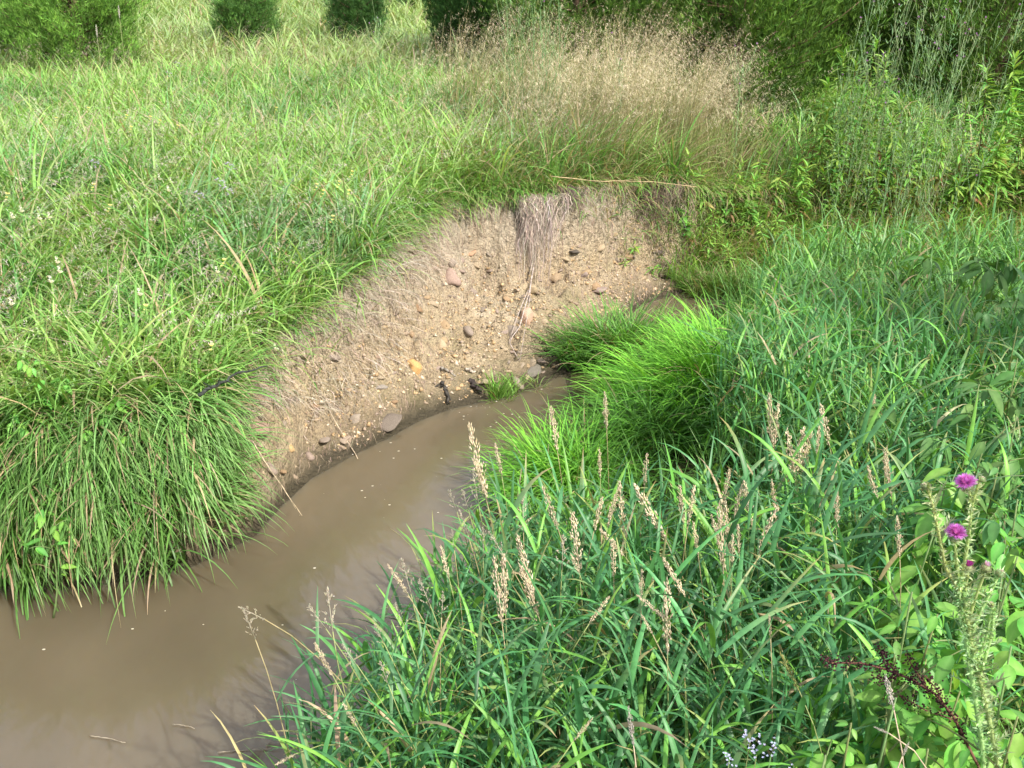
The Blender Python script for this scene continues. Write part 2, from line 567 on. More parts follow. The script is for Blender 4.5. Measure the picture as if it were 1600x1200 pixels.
# ------------------------------------------------------------------ terrain
E_px = [(430, 790), (480, 745), (540, 712), (600, 682), (650, 655), (700, 636), (760, 622), (830, 604), (885, 578), (925, 540),
        (960, 500), (1005, 472), (1060, 455), (1110, 436)]
E = [(-16, 3.4), (-6, 3.7)] + [tuple(on_z(u, v)[:2]) for u, v in ((0, 918), (100, 912), (200, 902), (300, 878), (390, 835))] + \
    [tuple(on_z(u, v)[:2]) for u, v in E_px] + [(2.6, 9.35), (4, 9.4), (5.6, 9.4), (9, 9.6), (18, 10)]
T_src = [(372, 566, .70), (430, 528, .76), (500, 478, .82), (585, 412, .93), (640, 345, 1.0), (700, 312, 1.04), (760, 306, 1.05),
         (870, 300, 1.04), (960, 288, 1.0), (1010, 285, .95), (1060, 292, .90), (1120, 300, .78), (1250, 300, .65), (1500, 300, .65)]
T = [(-16, 3.9, .75), (-6, 4.15, .72)]
for u, v in ((0, 918), (100, 912), (200, 902), (300, 878), (380, 842)):
    q = on_z(u, v)
    T.append((q[0] - .08, q[1] + .33, .68))
T += [(*on_z(u, v, z)[:2], z) for u, v, z in T_src] + [(8, 10.8, .7), (18, 12, .8)]
R = [(-16, 1.2), (-5, 1.7), (-1.6, 2.1), (-.75, 2.55), (-.42, 3.1), (-.18, 3.8), (.05, 4.5), (.22, 5.1), (.36, 5.7)] + \
    [tuple(on_z(u, v)[:2]) for u, v in ((905, 650), (895, 612), (890, 585), (935, 570), (1015, 560), (1060, 535), (1120, 484))] + \
    [(2.3, 8.72), (3.4, 8.8), (5.6, 8.75), (9, 8.9), (18, 9.2)]
TH = np.array([t[2] for t in T])
stream_poly = list(E) + list(reversed(R))
face_poly = list(E) + [(t[0], t[1]) for t in reversed(T)]


def zone(x, y):
    s = in_poly(x, y, stream_poly)
    f = in_poly(x, y, face_poly) & ~s
    return s, f


def height(x, y):
    x = np.asarray(x, float); y = np.asarray(y, float)
    s, f = zone(x, y)
    dE, _ = pl_dist(x, y, E)
    dT, pT = pl_dist(x, y, T)
    dR, _ = pl_dist(x, y, R)
    H = np.interp(pT, np.arange(len(TH)), TH)
    n1 = fbm(x, y, 1.6, 4, 3)
    n2 = fbm(x, y, 7, 4, 9)
    # face: slumped apron, then a steep cut
    t = dE / (dE + dT + 1e-6)
    t = np.clip(t + n1 * .07, 0, 1)
    steep = np.where(x < -1.35, .25, .66 + .10 * fbm(x, y, 2.3, 2, 88))
    prof = np.where(t < steep, .36 * (t / steep) ** .85, .36 + .64 * sm((t - steep) / (1 - steep)) ** .8)
    prof = np.where(x < -1.6, t ** .7, prof)
    lump = np.abs(fbm(x, y, 3.6, 3, 61))
    hf = H * prof + (n2 * .06 - lump * .24 + .05 + .035 * fbm(x, y, 11, 3, 91)) * np.clip(dE * 4, 0, 1) * np.clip(dT * 5 + .3, 0, 1) + fbm(x, y, 20, 3, 21) * .022
    hf = hf - .34 * np.exp(-((x - 1.50) ** 2 + (y - 9.22) ** 2) / .030) - .14 * np.exp(-((x - 1.15) ** 2 + (y - 9.05) ** 2) / .016)
    hf = np.maximum(hf, .012)
    # meadow
    M = 1.12 + .012 * (y - 9) + .03 * np.clip(y - 24, 0, 60) + .05 * fbm(x, y, .5, 3, 5)
    M = np.where(x > 1.6, M - .12 * sm((x - 1.6) / 2) * (y < 14), M)
    k = sm(dT / 3.0)
    hm = H * (1 - k) + M * k + n2 * .02
    # near bank
    hr = .03 + .30 * sm(dR / 1.0) + .03 * n1 + 1.05 * sm((1.75 - y) / 1.75)
    hs = -.32 * sm(np.minimum(dE, dR) / .35) + .01
    land = np.where(dT < dR, hm, hr)
    return np.where(s, hs, np.where(f, hf, land))


def ground_hit(u, v, off=0.0):
    """where the view ray through a photo pixel meets the terrain raised by off"""
    d = ray(u, v)
    ts = np.linspace(1.5, 60, 1500)
    P = np.array([0, 0, CAM_Z])[None] + d[None] * ts[:, None]
    h = np.maximum(height(P[:, 0], P[:, 1]), 0) + off
    i = np.argmax(P[:, 2] < h)
    return P[max(i, 1)]


def axis(fine0, fine1, step, lo, hi, grow):
    a = list(np.arange(fine0, fine1, step))
    s, x = step, a[-1]
    while x < hi:
        s *= grow; x += s; a.append(x)
    b, s, x = [], step, fine0
    while x > lo:
        s *= grow; x -= s; b.append(x)
    return np.array(b[::-1] + a)


gx = axis(-2.6, 3.0, .024, -130, 130, 1.09)
gy = axis(4.2, 9.4, .024, -60, 260, 1.08)
GX, GY = np.meshgrid(gx, gy)
GZ = height(GX.ravel(), GY.ravel()).reshape(GX.shape)
nx, ny = len(gx), len(gy)
cxm, cym = (GX[:-1, :-1] + GX[1:, 1:]) / 2, (GY[:-1, :-1] + GY[1:, 1:]) / 2
_, fz = zone(cxm.ravel(), cym.ravel())
dTc, _ = pl_dist(cxm.ravel(), cym.ravel(), T)
fz = fz & (cxm.ravel() < 1.85 + .25 * fbm(cxm.ravel(), cym.ravel(), 3, 2, 5))
dEc, _ = pl_dist(cxm.ravel(), cym.ravel(), E)
sz_, _ = zone(cxm.ravel(), cym.ravel())
fz = fz | (sz_ & (dEc < .6) & (cxm.ravel() < 1.7))
fz = fz | ((dTc < .10) & (cxm.ravel() < 1.5) & (cxm.ravel() > -1.7) & (cym.ravel() > 5))
idx = (np.arange(ny - 1)[:, None] * nx + np.arange(nx - 1)[None, :]).ravel()
Q = np.stack([idx, idx + 1, idx + nx + 1, idx + nx], -1)
GV = np.stack([GX.ravel(), GY.ravel(), GZ.ravel()], -1)


def submesh(name, q, mat):
    u, inv = np.unique(q.ravel(), return_inverse=True)
    return link(name, mesh_np(name, GV[u], inv.reshape(-1, 4), None, None, mat))


ground = submesh('ground', Q[~fz], M_THATCH); ground['kind'] = 'structure'
bank = submesh('stream_bank', Q[fz], M_SOIL); bank['kind'] = 'structure'
water = link('stream_water', mesh_np('stream_water', [(-16, 1, 0), (18, 1, 0), (18, 11, 0), (-16, 11, 0)], [[0, 1, 2, 3]], None, None, M_WATER))
water['kind'] = 'structure'

# ------------------------------------------------------------------ stones
def stone_mesh(name, seed, col=None, flat=1.0, ang=.3, sub=3):
    rg = np.random.default_rng(seed)
    import bmesh
    bm = bmesh.new()
    bmesh.ops.create_icosphere(bm, subdivisions=sub, radius=1.0)
    V = np.array([v.co[:] for v in bm.verts])
    F = [[v.index for v in f.verts] for f in bm.faces]
    bm.free()
    for _ in range(11):                      # cut facets, as broken rock has
        n = rg.normal(0, 1, 3); n /= np.linalg.norm(n)
        c = rg.uniform(.5, .85)
        d = V @ n
        V = V - np.maximum(d - c, 0)[:, None] * n[None] * .9
    V *= (1 + ang * fbm(V[:, 0] * 1.7 + seed, V[:, 1] * 1.7 + V[:, 2], 1, 3, seed))[:, None]
    V *= np.array([1, rg.uniform(.65, .9), rg.uniform(.5, .75) * flat])
    C = np.ones((len(V), 3)) * (np.array(col) if col is not None else .3)
    me = mesh_np(name, V, None, F, C, M_STONE, smooth=True)
    if col is None:
        a = me.color_attributes['Col']
        z = np.zeros((len(V), 4), np.float32); z[:, :3] = .3
        a.data.foreach_set('color', z.ravel())
    return me


def rotm(ax, ay, az, s):
    return Matrix.Rotation(az, 4, 'Z') @ Matrix.Rotation(ay, 4, 'Y') @ Matrix.Rotation(ax, 4, 'X') @ Matrix.Diagonal((*s, 1))


ROCKS = [  # u, v, width px, height factor, colour, label
    (645, 575, 31, 1.0, (.50, .31, .13), 'orange sandstone block sitting on the slumped clay above the water'),
    (821, 499, 28, 1.25, (.50, .34, .25), 'pinkish stone behind the dangling root ends on the clay bank'),
    (703, 440, 27, 1.1, (.33, .24, .20), 'rounded mauve stone set in the upper bare bank face'),
    (608, 662, 36, .45, (.17, .14, .115), 'flat dark slab lying at the waterline below the clay slope'),
    (594, 608, 26, .8, (.25, .22, .19), 'grey rounded stone half buried in wet mud under the orange block'),
    (703, 410, 17, .8, (.28, .23, .19), 'small grey stone jutting out above the rounded mauve stone'),
    (895, 397, 22, .6, (.10, .085, .07), 'dark wet stone in a hollow of the sandy bank'),
    (912, 430, 20, .9, (.27, .21, .18), 'angular grey stone below the dark hollow in the bank'),
    (1028, 398, 24, .8, (.16, .13, .11), 'dark grey stone beside the thistle seedling at the bank end'),
    (868, 437, 24, .9, (.31, .23, .15), 'brown rounded stone right of the hanging roots'),
    (935, 455, 26, .7, (.29, .22, .19), 'wide grey mauve stone low on the sandy apron'),
    (886, 542, 24, .8, (.09, .085, .08), 'blackish wet stone against the dark grass clump'),
    (870, 556, 20, .8, (.08, .075, .07), 'small black stone at the waterline left of the grass clump'),
    (829, 582, 30, .6, (.16, .145, .12), 'dark stone at the waterline behind the tuft in the water'),
    (535, 690, 22, .9, (.33, .26, .2), 'pale rounded stone near the waterline on the lower slope'),
    (556, 660, 16, 1.2, (.30, .25, .2), 'upright grey stone on the lower clay slope'),
    (505, 690, 22, .6, (.27, .22, .18), 'low brown stone embedded above the waterline'),
    (400, 675, 34, 1.0, (.30, .21, .16), 'reddish stone tucked under the grass edge at the left'),
    (455, 703, 13, 1.2, (.48, .33, .17), 'small pale orange stone at the left foot of the bank'),
    (592, 560, 22, .6, (.34, .25, .19), 'flat pinkish stone on the clay slope left of the orange block'),
    (735, 396, 18, .7, (.42, .26, .17), 'reddish flat stone in the upper bare face'),
    (1010, 440, 12, 1.0, (.46, .36, .24), 'small pale stone by the narrow inlet'),
]
for k, (u, v, wpx, hf_, c, lab) in enumerate(ROCKS):
    P = ground_hit(u, v)
    dist = np.linalg.norm(P - np.array([0, 0, CAM_Z]))
    r = wpx / FPX * dist / 2 * 1.4
    o = link('rock', stone_mesh('rock', 100 + k, c, 1.15 * max(hf_, .7)))
    o.matrix_world = Matrix.Translation((P[0], P[1] + r * .1, P[2] + r * .16)) @ rotm(.1 * math.sin(k), .3 * math.cos(k * 2), k * 1.3, (r, r, r * max(hf_, .6)))
    tag(o, lab, 'stone', 'stones on the cut bank')

rng = np.random.default_rng(7)
svars = [stone_mesh('stone', 300 + i, None, 1.0, .3, 2) for i in range(10)]
cnt = 0
tries = 0
while cnt < 300 and tries < 12000:
    tries += 1
    u, v = rng.uniform(400, 1060), rng.uniform(330, 760)
    if v > 800 - (u - 400) * .0 : continue
    # gravel is dense in the apron, sparse in the upper cut
    P = ground_hit(u, v)
    s_, f_ = zone(P[:1], P[1:2])
    if not f_[0] or P[2] < .02: continue
    if P[2] > .62 and rng.random() > .12: continue
    if u < 700 and rng.random() > .6: continue
    if rng.random() > .35 + .9 * vnoise(np.array([P[0] * 2.2]), np.array([P[1] * 2.2]), 4)[0]: continue
    r = rng.uniform(.015, .042) * (1.8 if rng.random() < .2 else 1)
    o = link('stone', svars[cnt % 10], bank)
    o.matrix_local = Matrix.Translation((P[0], P[1], P[2] + r * .02)) @ rotm(rng.uniform(-.9, .4), rng.uniform(-.6, .6), rng.uniform(0, 6.3), (r * 1.25, r, r * rng.uniform(.7, 1)))
    cnt += 1

# fine gravel, clods and crumbs on the face
rng = np.random.default_rng(8)
N = 7000
x = rng.uniform(-2.2, 2.3, N * 6); y = rng.uniform(4.6, 9.3, N * 6)
s_, f_ = zone(x, y)
z = height(x, y)
keep = f_ & (z > .015) & (rng.random(len(x)) < np.where(z < .6, 1, .25) * sm((vnoise(x * 3.1, y * 3.1, 71) - .2) * 2.2)) & (x > -1.75)
x, y, z = x[keep][:N], y[keep][:N], z[keep][:N]
base = np.array([[1, 0, 0], [-1, 0, 0], [0, 1, 0], [0, -1, 0], [0, 0, 1], [0, 0, -1]], float)
oct_f = np.array([[0, 2, 4], [2, 1, 4], [1, 3, 4], [3, 0, 4], [2, 0, 5], [1, 2, 5], [3, 1, 5], [0, 3, 5]])
n = len(x)
V = base[None] * rng.uniform(.5, 1.2, (n, 6, 1)) + rng.normal(0, .12, (n, 6, 3))
V *= (rng.gamma(1.8, .0042, n).clip(.002, .026))[:, None, None] * np.array([1.2, 1, .8])
a = rng.uniform(0, 6.3, n)
ca, sa = np.cos(a)[:, None], np.sin(a)[:, None]
V = np.stack([V[..., 0] * ca - V[..., 1] * sa, V[..., 0] * sa + V[..., 1] * ca, V[..., 2]], -1) + np.stack([x, y, z + .002], -1)[:, None, :]
pal = np.array([(.40, .28, .16), (.46, .36, .25), (.30, .23, .17), (.46, .33, .19), (.24, .19, .15), (.48, .40, .31), (.36, .25, .14)])
C = pal[rng.integers(0, len(pal), n)][:, None, :].repeat(6, 1)
B = Batch()
B.add(V, C, None, (oct_f[None] + (np.arange(n) * 6)[:, None, None]).reshape(-1, 3))
tag(B.build('gravel', M_BARK, kind='stuff', smooth=False), 'fine gravel and clods strewn over the bare clay bank', 'gravel')

# ------------------------------------------------------------------ grass colours
G_LIGHT, G_MID, G_DEEP = (.29, .465, .12), (.17, .365, .08), (.085, .24, .055)
G_BLUE, G_BLUE2 = (.15, .33, .11), (.08, .18, .08)
G_BRIGHT, G_BRIGHT2 = (.23, .54, .06), (.16, .42, .05)
STRAW, STRAW2 = (.42, .34, .20), (.33, .26, .17)
ROSE = (.40, .31, .25)


def sample(rng, n, x0, x1, y0, y1, dens=None):
    x, y = rng.uniform(x0, x1, n), rng.uniform(y0, y1, n)
    u, v, dep = project(np.stack([x, y, height(x, y)], -1))
    s, f = zone(x, y)
    k = (u > -330) & (u < 1930) & (dep > .5) & ~s & ~f
    x, y = x[k], y[k]
    return x, y


def far_side(x, y):
    dT, _ = pl_dist(x, y, T)
    dR, _ = pl_dist(x, y, R)
    return dT < dR, dT


def tufts(rng, x, y, per, spread):
    """turn tuft centres into blade roots; returns roots and outward azimuth"""
    n = len(x)
    px = np.repeat(x, per) + rng.normal(0, spread, n * per)
    py = np.repeat(y, per) + rng.normal(0, spread, n * per)
    az = np.arctan2(py - np.repeat(y, per), px - np.repeat(x, per)) + rng.normal(0, .5, n * per)
    return px, py, az


# meadow: near, middle and far belts
def meadow_belt(name, seed, ntuft, per, y0, y1, xr, L, W, S, label, bias):
    rg = np.random.default_rng(seed)
    x, y = sample(rg, ntuft, -xr, xr, y0, y1)
    fs, dT = far_side(x, y)
    x, y = x[fs], y[fs]
    px, py, az = tufts(rg, x, y, per, .035)
    s, f = zone(px, py)
    k = ~s & ~f
    tid = np.repeat(np.arange(len(x)), per)[k]
    px, py, az = px[k], py[k], az[k]
    th = (rg.random(len(px)) < .72) & (px > 1.9 + .3 * fbm(px, py, 1, 2, 3)) & (py < 12.5)
    px, py, az, tid = px[~th], py[~th], az[~th], tid[~th]
    n = len(px)
    z = height(px, py) - .01
    # species patches
    p1 = fbm(px, py, .9, 3, 31)
    p2 = fbm(px, py, 1.7, 3, 47)
    tv = rg.random(len(x))[tid]
    c = cmix(rg, n, G_LIGHT, G_MID, .14)
    deep = cmix(rg, n, G_MID, G_DEEP, .15)
    blue = cmix(rg, n, G_BLUE, (.19, .34, .15), .15)
    stw = cmix(rg, n, STRAW, STRAW2, .12)
    c = np.where((p1 > .18)[:, None], deep, c)
    c = np.where(((p2 > .28) & (tv > .3))[:, None], blue, c)
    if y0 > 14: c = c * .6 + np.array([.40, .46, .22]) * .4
    # the tan belt right of the middle
    tan_zone = sm((px + .9) / 1.3) * sm((3.2 - px) / .8) * (py > 7) * bias
    c = np.where((rg.random(n) < .06 + .42 * tan_zone)[:, None], stw, c)
    c = np.where(((tan_zone > .3) & (rg.random(n) < .5))[:, None], cmix(rg, n, (.22, .27, .08), (.2, .3, .1), .12), c)
    ln = L * rg.uniform(.55, 1.25, n) * (.8 + .4 * tv) * (1 + .35 * tan_zone)
    # blades lean with the tuft and, in the tan belt, towards the right
    az = np.where(rg.random(n) < tan_zone * .7, rg.normal(.15, .5, n), az)
    tilt = np.abs(rg.normal(.25, .2, n))
    bend = rg.uniform(.7, 2.6, n) * (1 - .35 * tan_zone)
    w = W * rg.uniform(.5, 1.5, n) * np.where(tv > .45, 1.3, .6) * (1 - .5 * tan_zone)
    B = Batch()
    tip = np.where((rg.random(n) < .25)[:, None], cmix(rg, n, STRAW, ROSE, .1), c * 1.1)
    B.blades(np.stack([px, py, z], -1), az, tilt, bend, ln, w, c, S, rg.normal(0, .35, n), 1.3, 0, tip)
    tag(B.build(name, M_GRASS, kind='stuff'), label, 'grass')


meadow_belt('meadow_grass', 11, 12500, 9, 4.3, 8.5, 5.6, .46, .0125, 6, 'tall soft green meadow grass above the cut bank', .9)
meadow_belt('meadow_grass', 15, 2300, 17, 4.3, 9.5, 6, .64, .0130, 7, 'broad arching light green grass tussocks in the near meadow', .3)
meadow_belt('meadow_grass', 12, 15500, 8, 8.5, 14.5, 8.5, .48, .015, 5, 'tall green and straw meadow grass behind the bank top', 1)
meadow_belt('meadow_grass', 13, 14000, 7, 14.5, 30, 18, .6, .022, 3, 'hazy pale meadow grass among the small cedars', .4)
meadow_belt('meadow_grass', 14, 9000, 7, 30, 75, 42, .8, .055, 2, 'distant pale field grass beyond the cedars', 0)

# ------------------------------------------------------------------ hanging grass along the lip of the cut
rg = np.random.default_rng(21)


def along(poly, n, rg, i0, i1):
    t = rg.uniform(i0, i1, n)
    i = np.minimum(t.astype(int), len(poly) - 2)
    f = t - i
    P = np.array([(p[0], p[1]) for p in poly])
    q = P[i] * (1 - f)[:, None] + P[i + 1] * f[:, None]
    d = P[i + 1] - P[i]
    d /= np.linalg.norm(d, axis=1, keepdims=True)
    nrm = np.stack([d[:, 1], -d[:, 0]], -1)     # towards the stream
    return q, nrm, t


iT0 = 7      # first lip point that belongs to the bare cove
q, nr, tt = along(T, 9500, rg, iT0 + .1, len(T) - 2.5)
clus = vnoise(tt * 5.5, tt * 0 + 3, 8)
k = rg.random(len(q)) < (.25 + 1.1 * clus) * np.where(q[:, 0] < -.85, .35, 1)
q, nr, tt, clus = q[k], nr[k], tt[k], clus[k]
n = len(q)
off = rg.normal(-.03, .07, n).clip(-.25, .1)
px, py = q[:, 0] + nr[:, 0] * off, q[:, 1] + nr[:, 1] * off
az = np.arctan2(nr[:, 1], nr[:, 0]) + rg.normal(0, .75, n)
c = cmix(rg, n, G_LIGHT, G_MID, .15)
c = np.where((rg.random(n) < .35)[:, None], cmix(rg, n, G_MID, G_DEEP, .15), c)
c = np.where((rg.random(n) < .20 + .25 * (px > .4))[:, None], cmix(rg, n, STRAW, STRAW2, .12), c)
B = Batch()
B.blades(np.stack([px, py, height(px, py) - .01], -1), az, np.abs(rg.normal(.55, .3, n)), rg.uniform(.9, 2.2, n),
         rg.uniform(.16, .46, n), rg.uniform(.004, .011, n), c, 5, rg.normal(0, .3, n), 1.1)
tag(B.build('overhanging_grass', M_GRASS, kind='stuff'), 'green grass fringe curling over the lip of the bare bank', 'grass')

# dead grass and fine roots that trail down the face
q, nr, tt = along(T, 12000, rg, iT0 - 2.1, len(T) - 2.5)
lf = q[:, 0] < -.75
clus = vnoise(tt * 7.0, tt * 0 + 1, 5)
k = rg.random(len(q)) < np.where(lf, .95, .08 + .5 * clus)
q, nr, tt, lf = q[k], nr[k], tt[k], lf[k]
n = len(q)
wE, _ = pl_dist(q[:, 0], q[:, 1], E)
off = np.where(lf, rg.uniform(-.05, .22, n), rg.uniform(-.02, .12, n))
off = np.minimum(off, wE * .55 - .06)
px, py = q[:, 0] + nr[:, 0] * off, q[:, 1] + nr[:, 1] * off
az = np.arctan2(nr[:, 1], nr[:, 0]) + rg.normal(0, .35, n)
B = Batch()
B.blades(np.stack([px, py, height(px, py) + .005], -1), az, rg.uniform(.9, 1.9, n), rg.uniform(.5, 1.3, n),
         rg.gamma(3, .045, n).clip(.05, .32) * np.where(wE < .5, .6, 1), rg.uniform(.002, .005, n), cmix(rg, n, (.50, .44, .37), (.33, .275, .225), .18), 5, rg.normal(0, .5, n), .8, wiggle=.25, rng=rg)
tag(B.build('dead_grass', M_DRY, kind='stuff'), 'grey dead grass matting down the bare bank face', 'dead grass')

# fine root hairs on the upper cut: short, dark, vertical, lying against the soil
N = 4600
x = rg.uniform(-1.7, 2.2, N * 8); y = rg.uniform(5.0, 9.3, N * 8)
s_, f_ = zone(x, y)
z = height(x, y)
dTt, _ = pl_dist(x, y, T)
keep = f_ & (dTt < .50) & (rg.random(len(x)) < .25 + .75 * vnoise(x * 9, y * 9, 2))
x, y, z = x[keep][:N], y[keep][:N], z[keep][:N]
n = len(x)
K = 5
d0 = np.stack([np.zeros(n), np.full(n, -1.0)], -1)
pts = []
st = rg.gamma(2.5, .012, n).clip(.01, .06)
cx_, cy_ = x.copy(), y.copy()
for i in range(K):
    zz = height(cx_, cy_) + .004 + rg.uniform(0, .006, n)
    pts.append(np.stack([cx_, cy_, zz], -1))
    cx_ = cx_ + rg.normal(0, .006, n)
    cy_ = cy_ - st * .35
path = np.stack(pts, 1)
side = np.tile(np.array([1., 0, 0]), (n, 1))
w = np.linspace(1, .3, K)[None] * rg.uniform(.0009, .0022, n)[:, None]
B = Batch()
B.ribbons(path, side, w, cmix(rg, n, (.20, .15, .11), (.34, .27, .21), .2))
tag(B.build('root_hairs', M_ROOT, kind='stuff'), 'fine dark root hairs hanging on the upper bare bank face', 'roots')

# ------------------------------------------------------------------ hanging root mats and the stick that dangles from one
def root_mass(uv, width, length, n, seed, label, col0=(.46, .39, .33), col1=(.24, .19, .16), push=.10, taper=.4):
    rg = np.random.default_rng(seed)
    P = ground_hit(*uv)
    P = np.array([P[0], P[1] - .02, P[2] + .06])
    e = empty('root_mat', P, label, 'root mat', 'root mats hanging from the bank lip')
    B = Batch()
    for part, (nn, cc0, cc1, lw) in enumerate(((n, col0, col1, 1.0),)):
        K = 8
        x0 = rg.normal(0, width * .27, nn).clip(-width * .6, width * .6)
        ln = length * rg.uniform(.2, 1.0, nn) * (1 - .55 * (np.abs(x0) / (width * .6)) ** 1.2)
        t = np.linspace(0, 1, K)
        nlk = 26
        lk = rg.integers(0, nlk, nn)
        xb = rg.normal(0, width * .27, nlk).clip(-width * .6, width * .6)
        x0 = xb[lk] + rg.normal(0, width * .045, nn)
        lw_ = np.cumsum(rg.normal(0, .022, (nlk, K)), 1)
        lb = rg.uniform(.45, 1.1, nlk)
        ln = ln * lb[lk]
        X = x0[:, None] * (1 - taper * t[None]) + lw_[lk] + np.cumsum(rg.normal(0, .007, (nn, K)), 1)
        Y = -push * np.sin(np.minimum(t, .5) * PI)[None] * rg.uniform(.5, 1.2, nn)[:, None] - .25 * ln[:, None] * t[None] + np.cumsum(rg.normal(0, .008, (nn, K)), 1)
        Z = -ln[:, None] * t[None] ** 1.1 + .05 * np.sin(t * PI)[None]
        path = np.stack([X, Y, Z], -1)
        # keep the strands off the soil
        wp = path + P[None, None, :]
        hh = height(wp[..., 0].ravel(), wp[..., 1].ravel()).reshape(nn, K)
        path[..., 2] = np.maximum(path[..., 2], hh + .006 - P[2])
        ang = rg.uniform(-.6, .6, nn)
        side = np.stack([np.cos(ang), np.sin(ang), np.zeros(nn)], -1)
        w = np.linspace(1, .35, K)[None] * rg.gamma(2, .0010, nn).clip(.0008, .0055)[:, None]
        B.ribbons(path, side, w, cmix(rg, nn, cc0, cc1, .3))
    link('root_strands', B.mesh('root_strands', M_ROOT), e)['kind'] = 'stuff'
    return e, P


rm, RP = root_mass((838, 312), .40, .80, 700, 5, 'thick grey root mat hanging down the middle of the bare bank', push=.20, taper=.45)
root_mass((885, 303), .24, .22, 380, 6, 'short dark root tuft under the lip right of the long mat', (.25, .2, .17), (.12, .09, .08))
root_mass((1008, 305), .20, .42, 340, 7, 'dark root bundle hanging at the right end of the cut', (.22, .17, .13), (.08, .06, .05))
root_mass((1045, 296), .34, .30, 380, 9, 'pale root fringe at the shaded notch on the right', (.32, .26, .2), (.16, .12, .1))
root_mass((705, 326), .14, .3, 220, 8, 'thin pale root wisp on the left of the bare face')


def stick(pts, r0, r1, label, cat='stick', name='stick', col=(.30, .25, .21), branches=(), group=None):
    pts = np.asarray(pts, float)
    o = pts[0].copy()
    rg = np.random.default_rng(int(abs(o[0]) * 1000) + 3)
    n = 14
    t = np.linspace(0, len(pts) - 1, n)
    P = np.stack([np.interp(t, np.arange(len(pts)), pts[:, i]) for i in range(3)], -1)
    P[1:-1] += rg.normal(0, r0 * .5, (n - 2, 3))
    B = Batch()
    B.tube(P - o, np.linspace(r0, r1, n), np.array(col), 6)
    ob = B.build(name, M_BARK)
    ob.location = [float(v) for v in o]
    tag(ob, label, cat, group)
    for b in branches:
        b = np.asarray(b, float)
        B = Batch()
        t = np.linspace(0, len(b) - 1, 8)
        Pb = np.stack([np.interp(t, np.arange(len(b)), b[:, i]) for i in range(3)], -1)
        B.tube(Pb - o, np.linspace(r1 * 1.2, r1 * .5, 8), np.array(col), 5)
        link('twig', B.mesh('twig', M_BARK), ob)
    return ob


def lift(u, v, h=.02):
    p = ground_hit(u, v)
    return p + np.array([0, -.02, h])


stick([lift(838, 385, .16), lift(835, 430, .14), lift(825, 480, .10), lift(812, 520, .07), lift(796, 543, .04)], .007, .0035,
      'long grey stick dangling from the root mat in front of the pinkish stone', col=(.36, .30, .27),
      branches=[[lift(832, 440, .13), lift(826, 495, .09), lift(812, 568, .03)], [lift(825, 470, .1), lift(808, 505, .06), lift(795, 540, .03)],
                [lift(838, 395, .16), lift(826, 386, .17)], [lift(796, 541, .04), lift(806, 556, .02), lift(814, 570, .02)]])
stick([lift(690, 600, .02), lift(695, 612, .03), lift(702, 632, .02)], .016, .008, 'dark rotten wood piece standing at the muddy waterline', 'driftwood', 'driftwood', (.055, .05, .045),
      branches=[[lift(686, 604, .02), lift(676, 608, .02)], [lift(698, 612, .03), lift(706, 630, .01)]])
stick([lift(736, 596, .02), lift(742, 606, .03), lift(752, 615, .02)], .02, .012, 'dark driftwood stub beside the tuft in the water', 'driftwood', 'driftwood', (.05, .04, .038))
stick([lift(690, 576, .015), lift(700, 580, .02), lift(712, 589, .015)], .013, .008, 'grey flat driftwood chip on the mud above the rotten wood', 'driftwood', 'driftwood', (.30, .27, .23))
stick([lift(728, 578, .015), lift(742, 584, .02)], .012, .009, 'pale driftwood chip left of the water tuft', 'driftwood', 'driftwood', (.36, .31, .26))
stick([lift(560, 718, .015), lift(548, 700, .03), lift(520, 660, .05), lift(500, 600, .08)], .003, .002, 'long pale straw hanging down the left clay slope', 'straw', 'dry_straw', (.45, .37, .27))
stick([at(395, 690, 4.9), at(420, 730, 4.75), at(472, 806, 4.6)], .0028, .0012, 'dry stalk reaching from the left grass over the water', 'straw', 'dry_straw', (.42, .34, .22),
      branches=[[at(440, 757, 4.7), at(462, 795, 4.62)]])
stick([at(860, 275, 8.0), at(930, 283, 7.95), at(1015, 283, 7.95), at(1088, 292, 8.0)], .0035, .002, 'long tan stem lying across the lip of the bank', 'straw', 'dry_straw', (.50, .38, .22))
stick([at(310, 618, 4.75), at(340, 600, 4.8), at(375, 583, 4.85), at(418, 572, 4.95)], .010, .003, 'blackened dead plant stalk leaning in the left grass', 'dead plant', 'dead_stalk', (.045, .05, .045),
      branches=[[at(340, 600, 4.78), at(344, 590, 4.75)], [at(352, 594, 4.78), at(368, 600, 4.76)], [at(330, 605, 4.75), at(318, 598, 4.7)]])

# ------------------------------------------------------------------ big drooping curtain of grass at the left
rg = np.random.default_rng(33)
n = 8200
nc = 120
ct, cm_, cd = rg.uniform(1.2, 5.6, nc), rg.beta(1.5, 1.0, nc), rg.normal(0, .6, nc)
ck = rg.integers(0, nc, n)
loose = rg.random(n) < .14
t = np.where(loose, rg.uniform(1.2, 5.7, n), (ct[ck] + rg.normal(0, .035, n)).clip(1.2, 5.7))
P2 = np.array([(p[0], p[1]) for p in T])
P1 = np.array([(p[0], p[1]) for p in E])
i = np.minimum(t.astype(int), 6); f = t - i
qt = P2[i] * (1 - f)[:, None] + P2[i + 1] * f[:, None]
qe = P1[i] * (1 - f)[:, None] + P1[i + 1] * f[:, None]
mixf = np.where(loose, rg.beta(1.6, 1.1, n), (cm_[ck] + rg.normal(0, .08, n)).clip(0, 1))
px, py = (qe * (1 - mixf)[:, None] + qt * mixf[:, None]).T
py = py + rg.uniform(-.02, .45, n) * (rg.random(n) < .45)
clump = vnoise(px * 4.5, py * 4.5, 12)
z = height(px, py) - .01
ed = sm((px + 1.95) / .55)
az = -PI / 2 + .25 + rg.normal(0, .30, n) + cd[ck] + .3 * (clump - .5) * 2 + .35 * ed
